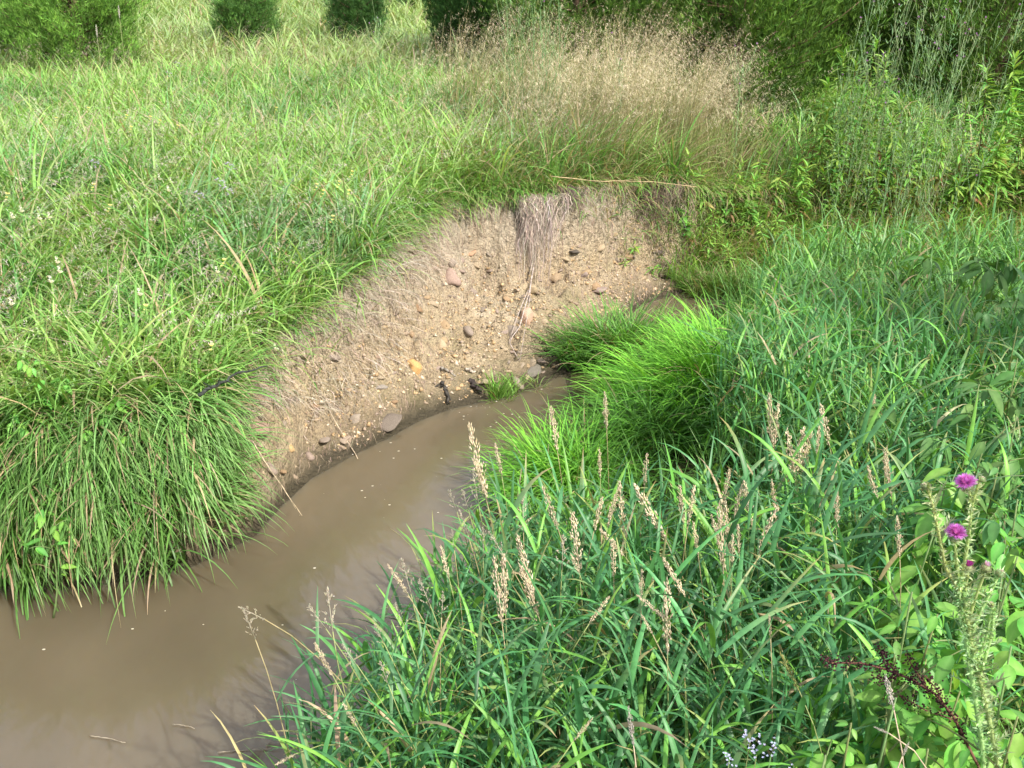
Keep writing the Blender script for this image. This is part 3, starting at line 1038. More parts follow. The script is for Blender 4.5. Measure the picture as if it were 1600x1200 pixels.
c = cmix(rg, n, (.14, .30, .08), (.23, .40, .13), .16)
c = np.where((clump < .38)[:, None], cmix(rg, n, (.09, .21, .045), (.13, .27, .06), .15), c)
c = c * rg.uniform(.75, 1.2, (nc, 1))[ck]
c = np.where((rg.random(n) < .10)[:, None], cmix(rg, n, STRAW, STRAW2, .12), c)
B = Batch()
B.blades(np.stack([px, py, z], -1), az, rg.uniform(.0, .85, n), np.where(rg.random(n) < .2, rg.uniform(.8, 1.8, n), rg.uniform(1.5, 2.7, n)) * (.85 + .3 * clump),
         rg.uniform(.24, .66, n) * (1 - .3 * ed) * rg.uniform(.65, 1.15, nc)[ck], rg.uniform(.006, .0185, n) * rg.uniform(.8, 1.2, nc)[ck], c, 7, rg.normal(0, .25, n), .75)
tag(B.build('drooping_grass', M_GRASS, kind='stuff'), 'long glossy grass curtain drooping over the left water edge', 'grass')

# ------------------------------------------------------------------ grass clumps that stand on their own
def clump_thing(name, u, v, z0, rx, ry, n, L, W, c0, c1, seed, label, cat='grass clump', tiltm=.25, bend=(.6, 1.7), dead=.03, lift_=0.0, zh=None, group=None):
    rg = np.random.default_rng(seed)
    P = on_z(u, v, z0)
    e = empty(name, P, label, cat, group)
    nt = max(3, n // 30)
    cx_, cy_ = rg.normal(0, .42, nt) * rx, rg.normal(0, .42, nt) * ry
    k = rg.integers(0, nt, n)
    ax_, ay_ = cx_[k] + rg.normal(0, .028, n), cy_[k] + rg.normal(0, .028, n)
    rr = np.hypot(ax_ / rx, ay_ / ry)
    az = np.arctan2(ay_ * .6 + rg.normal(0, .6, n) * ry, ax_ * .8 + rg.normal(0, .6, n) * rx)
    zz = np.maximum(height(ax_ + P[0], ay_ + P[1]), -.05) - P[2]
    c = cmix(rg, n, c0, c1, .18) * rg.uniform(.75, 1.2, nt)[k][:, None]
    c = np.where((rg.random(n) < dead)[:, None], cmix(rg, n, STRAW, STRAW2, .12), c)
    B = Batch()
    B.blades(np.stack([ax_, ay_, zz], -1), az, np.abs(rg.normal(tiltm, .15, n)) + .25 * rr, rg.uniform(*bend, n),
             L * rg.uniform(.45, 1.25, n) * rg.uniform(.8, 1.15, nt)[k] * (1 - .25 * rr.clip(0, 1)), W * rg.uniform(.7, 1.3, n), c, 6, rg.normal(0, .3, n), 1.4)
    link('blades', B.mesh('blades', M_GRASS), e)['kind'] = 'stuff'
    return e


clump_thing('grass_clump', 1115, 678, .05, .76, .54, 4600, .60, .0135, G_BRIGHT, G_BRIGHT2, 41, 'vivid green rounded grass clump at the inlet mouth', bend=(.8, 1.8))
clump_thing('grass_clump', 885, 770, .05, .40, .38, 2300, .54, .0115, G_BRIGHT, (.10, .28, .04), 42, 'vivid green grass clump leaning over the water in the middle', bend=(.8, 2.0))
clump_thing('grass_clump', 995, 735, .05, .45, .35, 2000, .5, .012, (.11, .29, .04), (.08, .21, .04), 48, 'mid green grass clump between the two vivid clumps', bend=(.8, 2.0))
clump_thing('grass_clump', 965, 566, .0, .40, .26, 1900, .56, .013, (.16, .36, .065), (.10, .25, .055), 43, 'dark green grass clump jutting into the narrow channel', dead=.08)
clump_thing('water_tuft', 773, 622, .0, .09, .045, 130, .30, .008, (.17, .33, .06), (.13, .27, .05), 44, 'small light green tuft standing in the water edge', tiltm=.15, bend=(.3, 1.3), group='tufts rooted in the shallows')
clump_thing('water_tuft', 806, 612, .0, .05, .03, 60, .22, .007, (.2, .33, .08), (.15, .27, .06), 45, 'thin pale tuft right beside the small water tuft', tiltm=.3, group='tufts rooted in the shallows')
clump_thing('water_tuft', 838, 604, .0, .05, .03, 34, .15, .006, (.2, .33, .08), (.22, .27, .1), 46, 'sparse short tuft at the mouth of the channel', tiltm=.3, group='tufts rooted in the shallows')
clump_thing('grass_clump', 1135, 400, .35, .40, .28, 1500, .38, .008, (.14, .27, .05), (.09, .19, .04), 47, 'green grass clump on the slope right of the cut', dead=.15)
clump_thing('grass_clump', 720, 255, 1.15, .5, .25, 1400, .45, .010, G_LIGHT, G_MID, 49, 'fresh green tussock on the lip above the bare face')
clump_thing('grass_clump', 950, 240, 1.15, .5, .25, 1200, .42, .009, (.12, .25, .04), (.08, .18, .035), 50, 'dark green tussock above the right end of the cut')

# ------------------------------------------------------------------ reed grass on the near bank
SIL = [(300, 1300), (430, 1200), (470, 1080), (520, 1010), (610, 930), (690, 850), (745, 800), (800, 765), (900, 745), (1010, 715), (1130, 670), (1190, 625), (1205, 585), (1110, 550), (1050, 530), (1060, 500), (1110, 470), (1130, 430), (1150, 380), (1220, 340)]
SILV = np.array([s[1] for s in SIL][::-1]); SILU = np.array([s[0] for s in SIL][::-1])


def reeds(name, seed, n, xr, yr, hgt, leafL, leafW, label, ca, cb, keepf=None, nl=7, lean=0.12):
    rg = np.random.default_rng(seed)
    x, y = rg.uniform(*xr, n), rg.uniform(*yr, n)
    s, f = zone(x, y)
    fs, dT = far_side(x, y)
    k = ~s & ~f & ~fs
    x, y = x[k], y[k]
    hh = hgt(x, y) * rg.uniform(.72, 1.08, len(x))
    z = height(x, y)
    az = rg.uniform(0, 2 * PI, len(x))
    le = np.abs(rg.normal(lean, .1, len(x)))
    top = np.stack([x + np.cos(az) * le * hh, y + np.sin(az) * le * hh, z + hh], -1)
    u, v, dep = project(top)
    lim = np.interp(np.where((v < 760) & (v > 520), v - 45, v), SILV, SILU) + np.where(v < 760, 55, 0) + rg.normal(22, 20, len(x))
    k = (u > lim) & (u < 1800) & (v < 1450)
    if keepf is not None: k &= keepf(x, y, u, v)
    x, y, z, hh, az, le = [q[k] for q in (x, y, z, hh, az, le)]
    n = len(x)
    B = Batch()
    # culms
    cc = cmix(rg, n, (.17, .29, .09), (.11, .21, .06), .12)
    path = B.blades(np.stack([x, y, z - .02], -1), az, le * .6, le * 1.6, hh, np.full(n, .0045), cc, 6, None, 1.2)
    # leaves
    for j in range(nl):
        fr = (j + rg.uniform(.2, 1.0, n)) / nl * .8 + .2
        fi = fr * 6
        i0 = np.minimum(fi.astype(int), 5); ff = fi - i0
        pos = path[np.arange(n), i0] * (1 - ff)[:, None] + path[np.arange(n), i0 + 1] * ff[:, None]
        la = az + j * PI + rg.normal(0, .9, n)
        c = cmix(rg, n, ca, cb, .14)
        yel = rg.random(n) < .22
        c = np.where(yel[:, None], cmix(rg, n, (.19, .43, .07), (.13, .34, .06), .12), c)
        c = np.where((rg.random(n) < .02)[:, None], cmix(rg, n, STRAW, STRAW2, .12), c)
        B.blades(pos, la, rg.uniform(.15, .85, n), rg.uniform(.2, 1.7, n), leafL * rg.uniform(.6, 1.25, n), leafW * 1.08 * rg.uniform(.6, 1.3, n),
                 c, 6, rg.normal(0, .45, n), 1.5, .35, np.where((rg.random(n) < .22)[:, None], cmix(rg, n, (.38, .34, .12), (.40, .28, .15), .1), c))
    tag(B.build(name, M_REED, kind='stuff'), label, 'reed grass')


def nh(x, y):
    # canopy height: about a metre near the camera, lower by the inlet
    return np.interp(y, [1.5, 2.6, 3.6, 5.0, 7.0, 9.0], [.92, .98, .95, .80, .58, .5]) + .24 * fbm(x, y, .9, 2, 77)


def not_clump(x, y, u, v):
    # leave the vivid clumps free
    b = ((u - 1080) / 150) ** 2 + ((v - 600) / 62) ** 2 < 1
    c = ((u - 880) / 95) ** 2 + ((v - 715) / 55) ** 2 < 1
    d = (u < 1040) & (v < 640)
    w = (u > 1385) & (v > 765) & (np.sin(x * 91 + y * 57) < .75)
    return ~(b | c | d | w)


reeds('reed_grass', 51, 1800, (-.9, 2.3), (1.75, 3.6), nh, (.27), .0145, 'blue green broad bladed reed grass filling the near bank', (.10, .28, .10), (.048, .165, .062), not_clump)
reeds('reed_grass', 52, 2300, (-.2, 3.6), (3.6, 5.6), nh, .27, .013, 'blue green reed grass in the middle of the near bank', (.105, .29, .085), (.055, .18, .055), not_clump)
reeds('reed_grass', 53, 2600, (.9, 6.5), (5.6, 9.2), nh, .27, .014, 'green reed grass lining the far side of the inlet', (.15, .33, .09), (.09, .23, .07), not_clump, 6)

# low undergrowth beneath the reeds
rg = np.random.default_rng(61)
x, y = rg.uniform(-.8, 6, 26000), rg.uniform(1.6, 9.2, 26000)
s, f = zone(x, y); fs, _ = far_side(x, y)
u, v, dep = project(np.stack([x, y, height(x, y) + .3], -1))
k = ~s & ~f & ~fs & (u > 380) & (u < 1800) & (v < 1500)
k &= (u > np.interp(v, SILV, SILU) + 10)
x, y = x[k], y[k]
n = len(x)
B = Batch()
B.blades(np.stack([x, y, height(x, y) - .01], -1), rg.uniform(0, 6.3, n), np.abs(rg.normal(.3, .2, n)), rg.uniform(.3, 1.8, n),
         rg.uniform(.25, .6, n), rg.uniform(.005, .011, n), cmix(rg, n, (.15, .34, .06), (.08, .21, .045), .2), 4, rg.normal(0, .4, n), 1.2)
tag(B.build('undergrowth_grass', M_GRASS, kind='stuff'), 'low dark grass growing under the near bank reeds', 'grass')

# slope right of the cut and the far shore of the inlet
rg = np.random.default_rng(62)
x, y = rg.uniform(1.15, 6.5, 60000), rg.uniform(8.6, 11, 60000)
s, f = zone(x, y)
k = f & (rg.random(len(x)) < sm((x - 1.42) / .5))
x, y = x[k][:17000], y[k][:17000]
n = len(x)
c = cmix(rg, n, (.28, .47, .10), (.16, .33, .07), .15)
c = np.where((rg.random(n) < .3)[:, None], cmix(rg, n, STRAW, STRAW2, .15), c)
B = Batch()
B.blades(np.stack([x, y, height(x, y) - .01], -1), rg.normal(-1.4, 1.3, n), np.abs(rg.normal(.3, .25, n)), rg.uniform(.4, 2.2, n),
         rg.uniform(.15, .5, n), rg.uniform(.006, .013, n), c, 4, rg.normal(0, .4, n), 1.2)
tag(B.build('slope_grass', M_GRASS, kind='stuff'), 'mixed green and straw grass on the slope right of the cut', 'grass')

# ------------------------------------------------------------------ fine flowering grasses with drooping panicles
def panicles(name, seed, x, y, H, lean_az, lean, label, c0, c1, sp=26, spl=.016, stemc=((.30, .30, .14), (.38, .33, .18)), headf=.33, droop=1.0):
    rg = np.random.default_rng(seed)
    n = len(x)
    B = Batch()
    az = lean_az + rg.normal(0, .55, n)
    hh = H * rg.uniform(.7, 1.15, n)
    S = 8
    path = B.blades(np.stack([x, y, height(x, y)], -1), az, np.abs(rg.normal(lean, .12, n)), rg.uniform(.4, 1.3, n) * droop, hh, np.full(n, .0035), cmix(rg, n, *stemc, .1), S, None, 2.2)
    k = np.repeat(np.arange(n), sp)
    m = len(k)
    fr = (1 - headf * rg.beta(1.1, 1.0, m)) * S
    i0 = np.minimum(fr.astype(int), S - 1); ff = fr - i0
    pos = path[k, i0] * (1 - ff)[:, None] + path[k, i0 + 1] * ff[:, None]
    rad = (.004 + .05 * ((S - fr) / S / headf)) * rg.random(m)
    a2 = rg.uniform(0, 6.3, m)
    pos = pos + np.stack([np.cos(a2) * rad, np.sin(a2) * rad, -rad * rg.uniform(.1, .9, m)], -1)
    col = cmix(rg, m, c0, c1, .15)
    B.blades(pos, az[k] + rg.normal(0, .8, m), rg.uniform(.9, 2.2, m), rg.uniform(.2, 1.0, m), spl * rg.uniform(.6, 1.7, m), np.full(m, .0032), col, 2)
    tag(B.build(name, M_DRY, kind='stuff'), label, 'flowering grass')


rg = np.random.default_rng(71)
cxx = rg.normal(1.1, 1.1, 110).clip(-1.3, 3.2); cyy = rg.uniform(8.8, 11.8, 110)
kk = rg.integers(0, 110, 2700)
x = cxx[kk] + rg.normal(0, .10, 2700); y = cyy[kk] + rg.normal(0, .10, 2700)
fs, dT = far_side(x, y); s, f = zone(x, y); k = fs & ~f & ~s & (dT > .15)
panicles('flowering_grass', 72, x[k], y[k], 1.38 * rg.uniform(.7, 1.12, 110)[kk][k], rg.normal(.15, .5, 110)[kk][k], .2, 'straw coloured drooping grass plumes in front of the dark cedars', (.66, .58, .42), (.50, .43, .30), 24, .034)
x, y = sample(rg, 4600, -5, 2.0, 4.6, 9.5)
fs, dT = far_side(x, y); x, y = x[fs], y[fs]
x, y = x[:1100], y[:1100]
panicles('flowering_grass', 73, x, y, .82, .3, .3, 'greyish pink grass seed sprays scattered over the left meadow', (.55, .49, .45), (.46, .38, .35), 28, .017, droop=1.3)
x, y = sample(rg, 2600, -8, 3, 9.5, 17)
panicles('flowering_grass', 74, x, y, .8, .2, .2, 'pale dry grass plumes before the small cedars', (.45, .38, .30), (.36, .30, .24), 16, .024)

# ------------------------------------------------------------------ reed seed heads, one thing each
def seed_head_mesh(name, seed, opened, c0, c1):
    """unit length panicle along +Z, spikelets as small spindles"""
    rg = np.random.default_rng(seed)
    B = Batch()
    B.tube([(0, 0, 0), (.004, 0, .5), (0, 0, .97)], [.014, .010, .004], np.array(c0) * .8, 4)
    if opened:
        m = 95
        nb = 9
        bt = np.linspace(.0, .78, nb)
        bl = (.30 * (1 - bt) + .06)
        k = rg.integers(0, nb, m)
        ba = (np.arange(nb) * 2.4)[k]
        out_ = rg.beta(2.4, 1.2, m) * bl[k]
        zc = bt[k] + out_ * .75
        pos = np.stack([np.cos(ba) * out_ * .55, np.sin(ba) * out_ * .55, zc], -1) + rg.normal(0, .010, (m, 3))
        top = 28
        tz = rg.uniform(.72, .99, top)
        pos = np.concatenate([pos, np.stack([rg.normal(0, .016, top), rg.normal(0, .016, top), tz], -1)])
        m += top
    else:
        m = 150
        tz = rg.beta(1.25, 1.25, m) * .97
        lob = .5 + .5 * np.abs(np.sin(tz * 11 + seed))
        r = (.075 * np.sin(np.clip(tz * .93 + .07, 0, 1) * PI) ** .7) * lob * rg.random(m) ** .5
        a = rg.uniform(0, 2 * PI, m)
        pos = np.stack([np.cos(a) * r, np.sin(a) * r, tz], -1)
    L_ = rg.uniform(.055, .10, m)
    R_ = rg.uniform(.007, .012, m)
    dirv = np.stack([pos[:, 0] * 5, pos[:, 1] * 5, np.full(m, .9)], -1) + rg.normal(0, .12, (m, 3))
    dirv /= np.linalg.norm(dirv, axis=1, keepdims=True)
    a1 = np.cross(dirv, np.array([1., .2, .1])); a1 /= np.linalg.norm(a1, axis=1, keepdims=True)
    a2 = np.cross(dirv, a1)
    V = [pos]
    for q in range(3):
        an = q * 2 * PI / 3
        V.append(pos + dirv * (L_ * .45)[:, None] + (a1 * math.cos(an) + a2 * math.sin(an)) * R_[:, None])
    V.append(pos + dirv * L_[:, None])
    V = np.stack(V, 1)
    fc = np.array([[0, 2, 1], [0, 3, 2], [0, 1, 3], [4, 1, 2], [4, 2, 3], [4, 3, 1]])
    C = cmix(rg, m, c0, c1, .16)[:, None, :].repeat(5, 1)
    B.add(V, C, None, (fc[None] + (np.arange(m) * 5)[:, None, None]).reshape(-1, 3))
    return B.mesh(name, M_DRY, smooth=False)


TAN0, TAN1 = (.74, .64, .46), (.58, .48, .32)
PAL0, PAL1 = (.54, .50, .38), (.44, .39, .31)
heads_dense = [seed_head_mesh('seed_head', 500 + i, False, TAN0, TAN1) for i in range(5)]
heads_open = [seed_head_mesh('seed_head', 520 + i, True, PAL0, PAL1) for i in range(4)]
heads_pale = [seed_head_mesh('seed_head', 540 + i, False, (.62, .58, .52), (.48, .43, .38)) for i in range(2)]
head_green = [seed_head_mesh('seed_head', 550, False, (.34, .36, .12), (.26, .26, .09))]


def row_dist(v):
    return float(np.interp(v, [440, 520, 600, 650, 700, 760, 850, 950, 1050, 1200], [7.6, 6.1, 5.0, 4.3, 3.8, 3.4, 3.0, 2.7, 2.5, 2.3]))


# (tip u, v, base u, v, kind, region)
HEADS = [
    (733, 661, 760, 780, 'd', 0), (741, 715, 757, 770, 'd', 0), (738, 733, 748, 788, 'o', 0), (774, 693, 784, 744, 'd', 0), (860, 635, 871, 705, 'd', 0),
    (945, 612, 948, 672, 'd', 0),
    (701, 765, 714, 800, 'o', 1), (722, 765, 732, 797, 'o', 1), (718, 798, 731, 836, 'o', 1), (706, 828, 710, 860, 'o', 1), (755, 825, 755, 872, 'o', 1),
    (689, 853, 702, 905, 'd', 1), (628, 874, 642, 928, 'o', 1), (606, 882, 638, 930, 'd', 1), (617, 943, 634, 985, 'o', 1), (655, 905, 672, 945, 'o', 1),
    (692, 925, 690, 965, 'o', 1),
    (817, 774, 818, 832, 'o', 2), (848, 760, 873, 830, 'd', 2), (895, 800, 905, 895, 'd', 2), (764, 832, 792, 875, 'o', 2), (808, 837, 832, 930, 'd', 2),
    (812, 880, 842, 965, 'd', 2), (772, 870, 785, 978, 'd', 2), (786, 865, 790, 960, 'd', 2), (880, 838, 878, 890, 'o', 2), (892, 866, 905, 896, 'd', 2),
    (936, 700, 938, 748, 'd', 3), (1011, 709, 1007, 760, 'd', 3), (967, 751, 975, 832, 'd', 3), (990, 756, 1041, 845, 'd', 3), (941, 777, 928, 830, 'd', 3),
    (964, 766, 949, 824, 'd', 3), (1062, 759, 1068, 820, 'd', 3), (1085, 758, 1075, 822, 'd', 3), (937, 826, 975, 868, 'd', 3), (958, 842, 959, 903, 'd', 3),
    (1083, 815, 1091, 868, 'd', 3), (1003, 890, 1002, 935, 'd', 3),
    (1140, 733, 1130, 792, 'd', 4), (1111, 804, 1126, 856, 'd', 4), (1124, 786, 1130, 892, 'd', 4), (1134, 786, 1139, 858, 'd', 4), (1145, 835, 1144, 882, 'd', 4),
    (1153, 819, 1155, 866, 'd', 4), (1163, 751, 1175, 824, 'd', 4), (1160, 757, 1147, 812, 'd', 4), (1206, 750, 1211, 797, 'd', 4), (1215, 788, 1186, 866, 'd', 4),
    (1202, 614, 1206, 700, 'd', 5), (1217, 628, 1209, 700, 'd', 5), (1282, 631, 1296, 697, 'd', 5), (1229, 671, 1242, 745, 'd', 5), (1256, 668, 1245, 745, 'd', 5),
    (1268, 670, 1252, 740, 'd', 5), (1280, 665, 1277, 714, 'd', 5), (1366, 613, 1361, 670, 'd', 5), (1381, 703, 1393, 778, 'd', 5), (1356, 728, 1372, 788, 'd', 5),
    (1308, 768, 1307, 828, 'd', 5), (1402, 806, 1406, 870, 'd', 5),
    (1391, 470, 1402, 524, 'd', 6), (1484, 443, 1481, 474, 'd', 6), (1214, 505, 1236, 536, 'd', 6), (1322, 523, 1338, 552, 'd', 6), (1300, 548, 1327, 572, 'd', 6),
    (1036, 872, 1070, 932, 'd', 7), (1041, 905, 1043, 1022, 'd', 7), (995, 930, 1042, 968, 'd', 7), (1002, 960, 1020, 992, 'd', 7), (952, 932, 921, 974, 'd', 7),
    (1202, 960, 1204, 995, 'd', 7), (926, 1122, 896, 1158, 'd', 7), (982, 1105, 990, 1165, 'p', 7), (1219, 1020, 1249, 1080, 'g', 7),
    (373, 948, 414, 968, 'o', 8), (382, 957, 399, 999, 'o', 8), (512, 920, 520, 987, 'o', 8), (482, 946, 509, 982, 'o', 8), (491, 1004, 520, 1056, 'd', 8),
    (535, 1007, 557, 1038, 'o', 8), (594, 1034, 607, 1070, 'o', 8), (535, 1098, 558, 1136, 'd', 8), (585, 975, 600, 1005, 'o', 8),
    (1383, 1054, 1397, 1110, 'p', 9), (1366, 1136, 1389, 1146, 'p', 9), (1420, 1160, 1410, 1182, 'p', 9), (1385, 698, 1383, 742, 'd', 5), (430, 1195, 462, 1178, 'd', 8),
]
REG = ['stalk rising over water by vivid clump', 'stalk on water side of near reeds', 'stalk above centre of near reeds',
       'stalk right below vivid green clumps', 'stalk in thick bundle at mid right', 'stalk in right reeds above thistle level',
       'stalk in shaded far right reeds', 'stalk low in foreground reeds', 'stalk over water at lower left', 'stalk among leaves beside thistle']
order = {}
for r in range(len(REG)):
    lst = sorted([i for i, h in enumerate(HEADS) if h[5] == r], key=lambda i: HEADS[i][0])
    for j, i in enumerate(lst): order[i] = (j, len(lst))
KD = {'d': 'tan dense', 'o': 'pale open', 'p': 'bleached white', 'g': 'yellowish green'}
rg = np.random.default_rng(81)
for i, (tu, tv, bu, bv, kd, r) in enumerate(HEADS):
    d = row_dist((tv + bv) / 2)
    if r == 0 and i < 4: d = 3.3
    if r == 8: d = 2.75 if tu < 450 else 2.6
    if r == 9: d = 2.25
    tip, base_ = at(tu, tv, d * .985), at(bu, bv, d)
    hv = tip - base_
    hl = np.linalg.norm(hv)
    # root the stalk under the head, shifted against its lean
    lean = np.array([hv[0], hv[1], 0]) / hl
    root = base_ + np.array([rg.normal(.03, .03), rg.normal(.05, .04), 0]) - lean * (.35 if r == 8 else .3) * np.array([1, .6, 0])
    if r == 8: root = root + np.array([.30, .05, 0]) * (1.0 if tu < 450 else .5)
    if i == 76: root = at(434, 1128, 2.6) + np.array([.02, .1, 0])
    root[2] = float(height(root[:1], root[1:2])[0])
    if root[2] < 0: root[2] = -.02
    jj, tot = order[i]
    leanw = 'leaning left' if hv[0] < -.02 else ('leaning right' if hv[0] > .02 else 'upright')
    e = empty('reed_stalk', root, '%s %s, %s, %s from left' % (KD[kd], REG[r], leanw, ORD[jj]), 'reed stalk', 'reed stalks with seed heads on the near bank')
    mid = (root + base_) / 2 + np.array([0, 0, 0]) + lean * -.05
    ctrl = base_ - hv / hl * min(.35, np.linalg.norm(base_ - root) * .45)
    st = bez(root, ctrl, base_, 9) - root
    B = Batch()
    pc = (.52, .43, .30) if kd == 'p' else ((.30, .36, .14) if rg.random() < .6 else (.42, .36, .20))
    B.tube(st, np.linspace(.0022, .0013, 9), np.array(pc), 5)
    link('stem', B.mesh('stem', M_DRY if kd == 'p' else M_REED), e)
    pool = {'d': heads_dense, 'o': heads_open, 'p': heads_pale, 'g': head_green}[kd]
    zq = Vector(hv / hl)
    M = Matrix.Translation(Vector(base_ - root)) @ zq.to_track_quat('Z', 'Y').to_matrix().to_4x4() @ Matrix.Rotation(rg.uniform(0, 6.3), 4, 'Z') @ Matrix.Diagonal((hl * rg.uniform(.8, 1.15), hl * rg.uniform(.8, 1.15), hl, 1))
    link('seed_head', pool[i % len(pool)], e, M)
    if kd in 'do' and r != 0:          # one flag leaf on the stalk
        B = Batch()
        pb = bez(root, ctrl, base_, 9)[6] - root
        B.blades(pb[None], rg.uniform(0, 6.3, 1), np.array([.5]), np.array([rg.uniform(.4, 1.4)]), np.array([.2]), np.array([.010]),
                 cmix(rg, 1, (.10, .23, .10), (.08, .18, .07), .1), 6, None, 1.3, .35)
        link('flag_leaf', B.mesh('flag_leaf', M_REED), e)

# ------------------------------------------------------------------ broad-leaved plants
def leaf_mesh(name, wid, col, vein, fold=.12, droop=.25, k=6, tip=1.0, mat=None):
    """unit-length leaf along +Y, base at origin, facing +Z"""
    t = np.linspace(0, 1, k + 1)
    w = wid * np.sin(np.clip(t ** .8, 0, 1) * PI) ** .8 * (1 - .15 * t)
    w[0] = .015; w[-1] = .004
    z = -droop * t ** 2
    V, C = [], []
    for i in range(k + 1):
        V += [(-w[i], t[i], z[i] + fold * w[i] * 2), (0, t[i], z[i]), (w[i], t[i], z[i] + fold * w[i] * 2)]
        C += [col, vein, col]
    q = []
    for i in range(k):
        for c in range(2):
            b = i * 3 + c
            q.append([b, b + 1, b + 4, b + 3])
    return mesh_np(name, V, q, None, C, mat or M_LEAF)


jw_leaf = [leaf_mesh('leaf', w_, c_, v_) for w_, c_, v_ in ((.24, (.12, .34, .05), (.19, .42, .09)), (.26, (.16, .40, .055), (.24, .47, .10)), (.22, (.08, .25, .04), (.14, .33, .08)))]
jw_shaded = [leaf_mesh('leaf', w_, c_, v_) for w_, c_, v_ in ((.24, (.075, .19, .05), (.11, .24, .07)), (.22, (.09, .21, .045), (.13, .26, .07)))]  # darker copies of the jewelweed leaf, with the right side's shade in their colour
herb_leaf = [leaf_mesh('leaf', .10, (.24, .45, .07), (.28, .46, .11), .1, .3, 4, mat=M_HERB), leaf_mesh('leaf', .09, (.17, .36, .06), (.22, .4, .1), .1, .15, 4, mat=M_HERB)]
herb_red = [leaf_mesh('leaf', .11, (.30, .12, .06), (.34, .2, .1), .1, .4, 4, mat=M_HERB), leaf_mesh('leaf', .13, (.38, .28, .10), (.4, .3, .15), .1, .4, 4, mat=M_HERB)]


def leaf_matrix(p, az, pitch, roll, s):
    return Matrix.Translation(Vector(p)) @ Matrix.Rotation(az - PI / 2, 4, 'Z') @ Matrix.Rotation(pitch, 4, 'X') @ Matrix.Rotation(roll, 4, 'Y') @ Matrix.Diagonal((s, s, s, 1))


def broad_plant(name, top, hgt, leaves, pool, size, seed, label, cat, group, nside=3, spread=.16, stemc=(.22, .3, .12)):
    """branching soft-stemmed plant whose crown is near the point top"""
    rg = np.random.default_rng(seed)
    top = np.asarray(top, float)
    root = np.array([top[0] + rg.normal(0, .03), top[1] + rg.normal(.04, .03), 0])
    root[2] = max(float(height(root[:1], root[1:2])[0]), 0) - .01
    if top[2] - root[2] < hgt * .5: root[2] = top[2] - hgt
    e = empty(name, root, label, cat, group)
    B = Batch()
    main = bez((0, 0, 0), (top - root) * .5 + rg.normal(0, .03, 3), top - root, 8)
    B.tube(main, np.linspace(.006, .0022, 8), np.array(stemc), 5)
    tips = [(main, 1.0)]
    for b in range(nside):
        k = rg.integers(3, 7)
        a = rg.uniform(0, 6.3)
        end = main[k] + np.array([math.cos(a) * spread, math.sin(a) * spread, rg.uniform(.04, .16)])
        br = bez(main[k], (main[k] + end) / 2 + np.array([0, 0, .03]), end, 5)
        B.tube(br, np.linspace(.003, .0014, 5), np.array(stemc), 4)
        tips.append((br, .8))
    link('stem', B.mesh('stem', M_HERB), e)
    for j in range(leaves):
        path, sc = tips[j % len(tips)]
        f = rg.beta(2.6, 1.0)
        fi = f * (len(path) - 1); i0 = min(int(fi), len(path) - 2)
        p = path[i0] * (1 - (fi - i0)) + path[i0 + 1] * (fi - i0)
        a = j * 2.4 + rg.normal(0, .4)
        pe = .022 * (1 if f < .95 else .3)
        p = p + np.array([math.cos(a) * pe, math.sin(a) * pe, .004])
        s = size * rg.uniform(.55, 1.15) * (1.0 if f < .9 else .6)
        link('leaf', pool[int(rg.integers(len(pool)))], e, leaf_matrix(p, a, rg.uniform(-1.05, .05), rg.normal(0, .3), s))
    return e


JW = [  # crown u, v, distance, leaves, size, label
    (1425, 925, 2.25, 26, .105, 'light green broad leaved plant just left of the thistle stems'),
    (1465, 960, 2.35, 22, .11, 'broad leaved plant with the largest leaf behind the thistle'),
    (1540, 920, 2.5, 20, .10, 'broad leaved plant behind the right thistle branch'),
    (1590, 870, 2.4, 20, .10, 'broad leaved plant at the right edge beside the thistle flowers'),
    (1460, 830, 2.9, 20, .11, 'broad leaved plant left of the lower purple flower'),
    (1530, 800, 2.95, 22, .10, 'broad leaved plant between the two purple flowers and the edge'),
    (1590, 780, 2.9, 22, .10, 'light green leafy plant at the right edge above the flowers'),
    (1400, 1090, 2.25, 20, .075, 'small leafed plant under the pale foxtail'),
    (1330, 1130, 2.3, 20, .075, 'small leafed plant at the foot of the dark dead stalk'),
    (1290, 1180, 2.3, 16, .075, 'small leafed plant at the bottom edge left of the foxtail'),
    (1450, 1170, 2.2, 20, .085, 'broad leaved plant below the dark dead stalk'),
    (1580, 1010, 2.2, 20, .10, 'broad leaved plant right of the thistle stems'),
    (1590, 1120, 2.2, 20, .09, 'broad leaved plant in the lower right corner'),
    (1500, 1080, 2.45, 22, .09, 'broad leaved plant behind the lower thistle stems'),
    (1400, 1000, 2.4, 20, .10, 'broad leaved plant above the dark dead stalk'),
    (1540, 690, 3.6, 22, .12, 'dark leafy plant at right above the thistle'),
    (1590, 640, 3.7, 22, .12, 'dark leafy plant on the right edge in shade'),
    (1480, 745, 3.3, 20, .12, 'dark leafy plant behind the thistle bud'),
    (1590, 560, 4.3, 24, .12, 'dark leafy plant high on the right edge'),
    (1530, 600, 4.1, 20, .12, 'dark leafy plant among the shaded reeds'),
    (1345, 610, 4.3, 12, .15, 'leafy plant poking out of the shaded reeds'),
    (1560, 730, 3.2, 20, .11, 'leafy plant right above the top purple flower'),
    (1500, 420, 6.6, 24, .15, 'dark leafy plant at right below the top right bushes'),
    (1560, 400, 6.8, 26, .15, 'dark leafy plant near the right edge below the bushes'),
    (1595, 450, 6.0, 26, .15, 'dark leafy plant on the right edge beside the far reeds'),
    (1540, 470, 5.7, 22, .14, 'dark leafy plant among the far right reeds'),
    (1590, 510, 5.0, 24, .13, 'dark leafy plant on the right edge above the shaded one'),
    (1430, 400, 7.2, 20, .15, 'dark leafy plant at the top of the far reeds'),
]
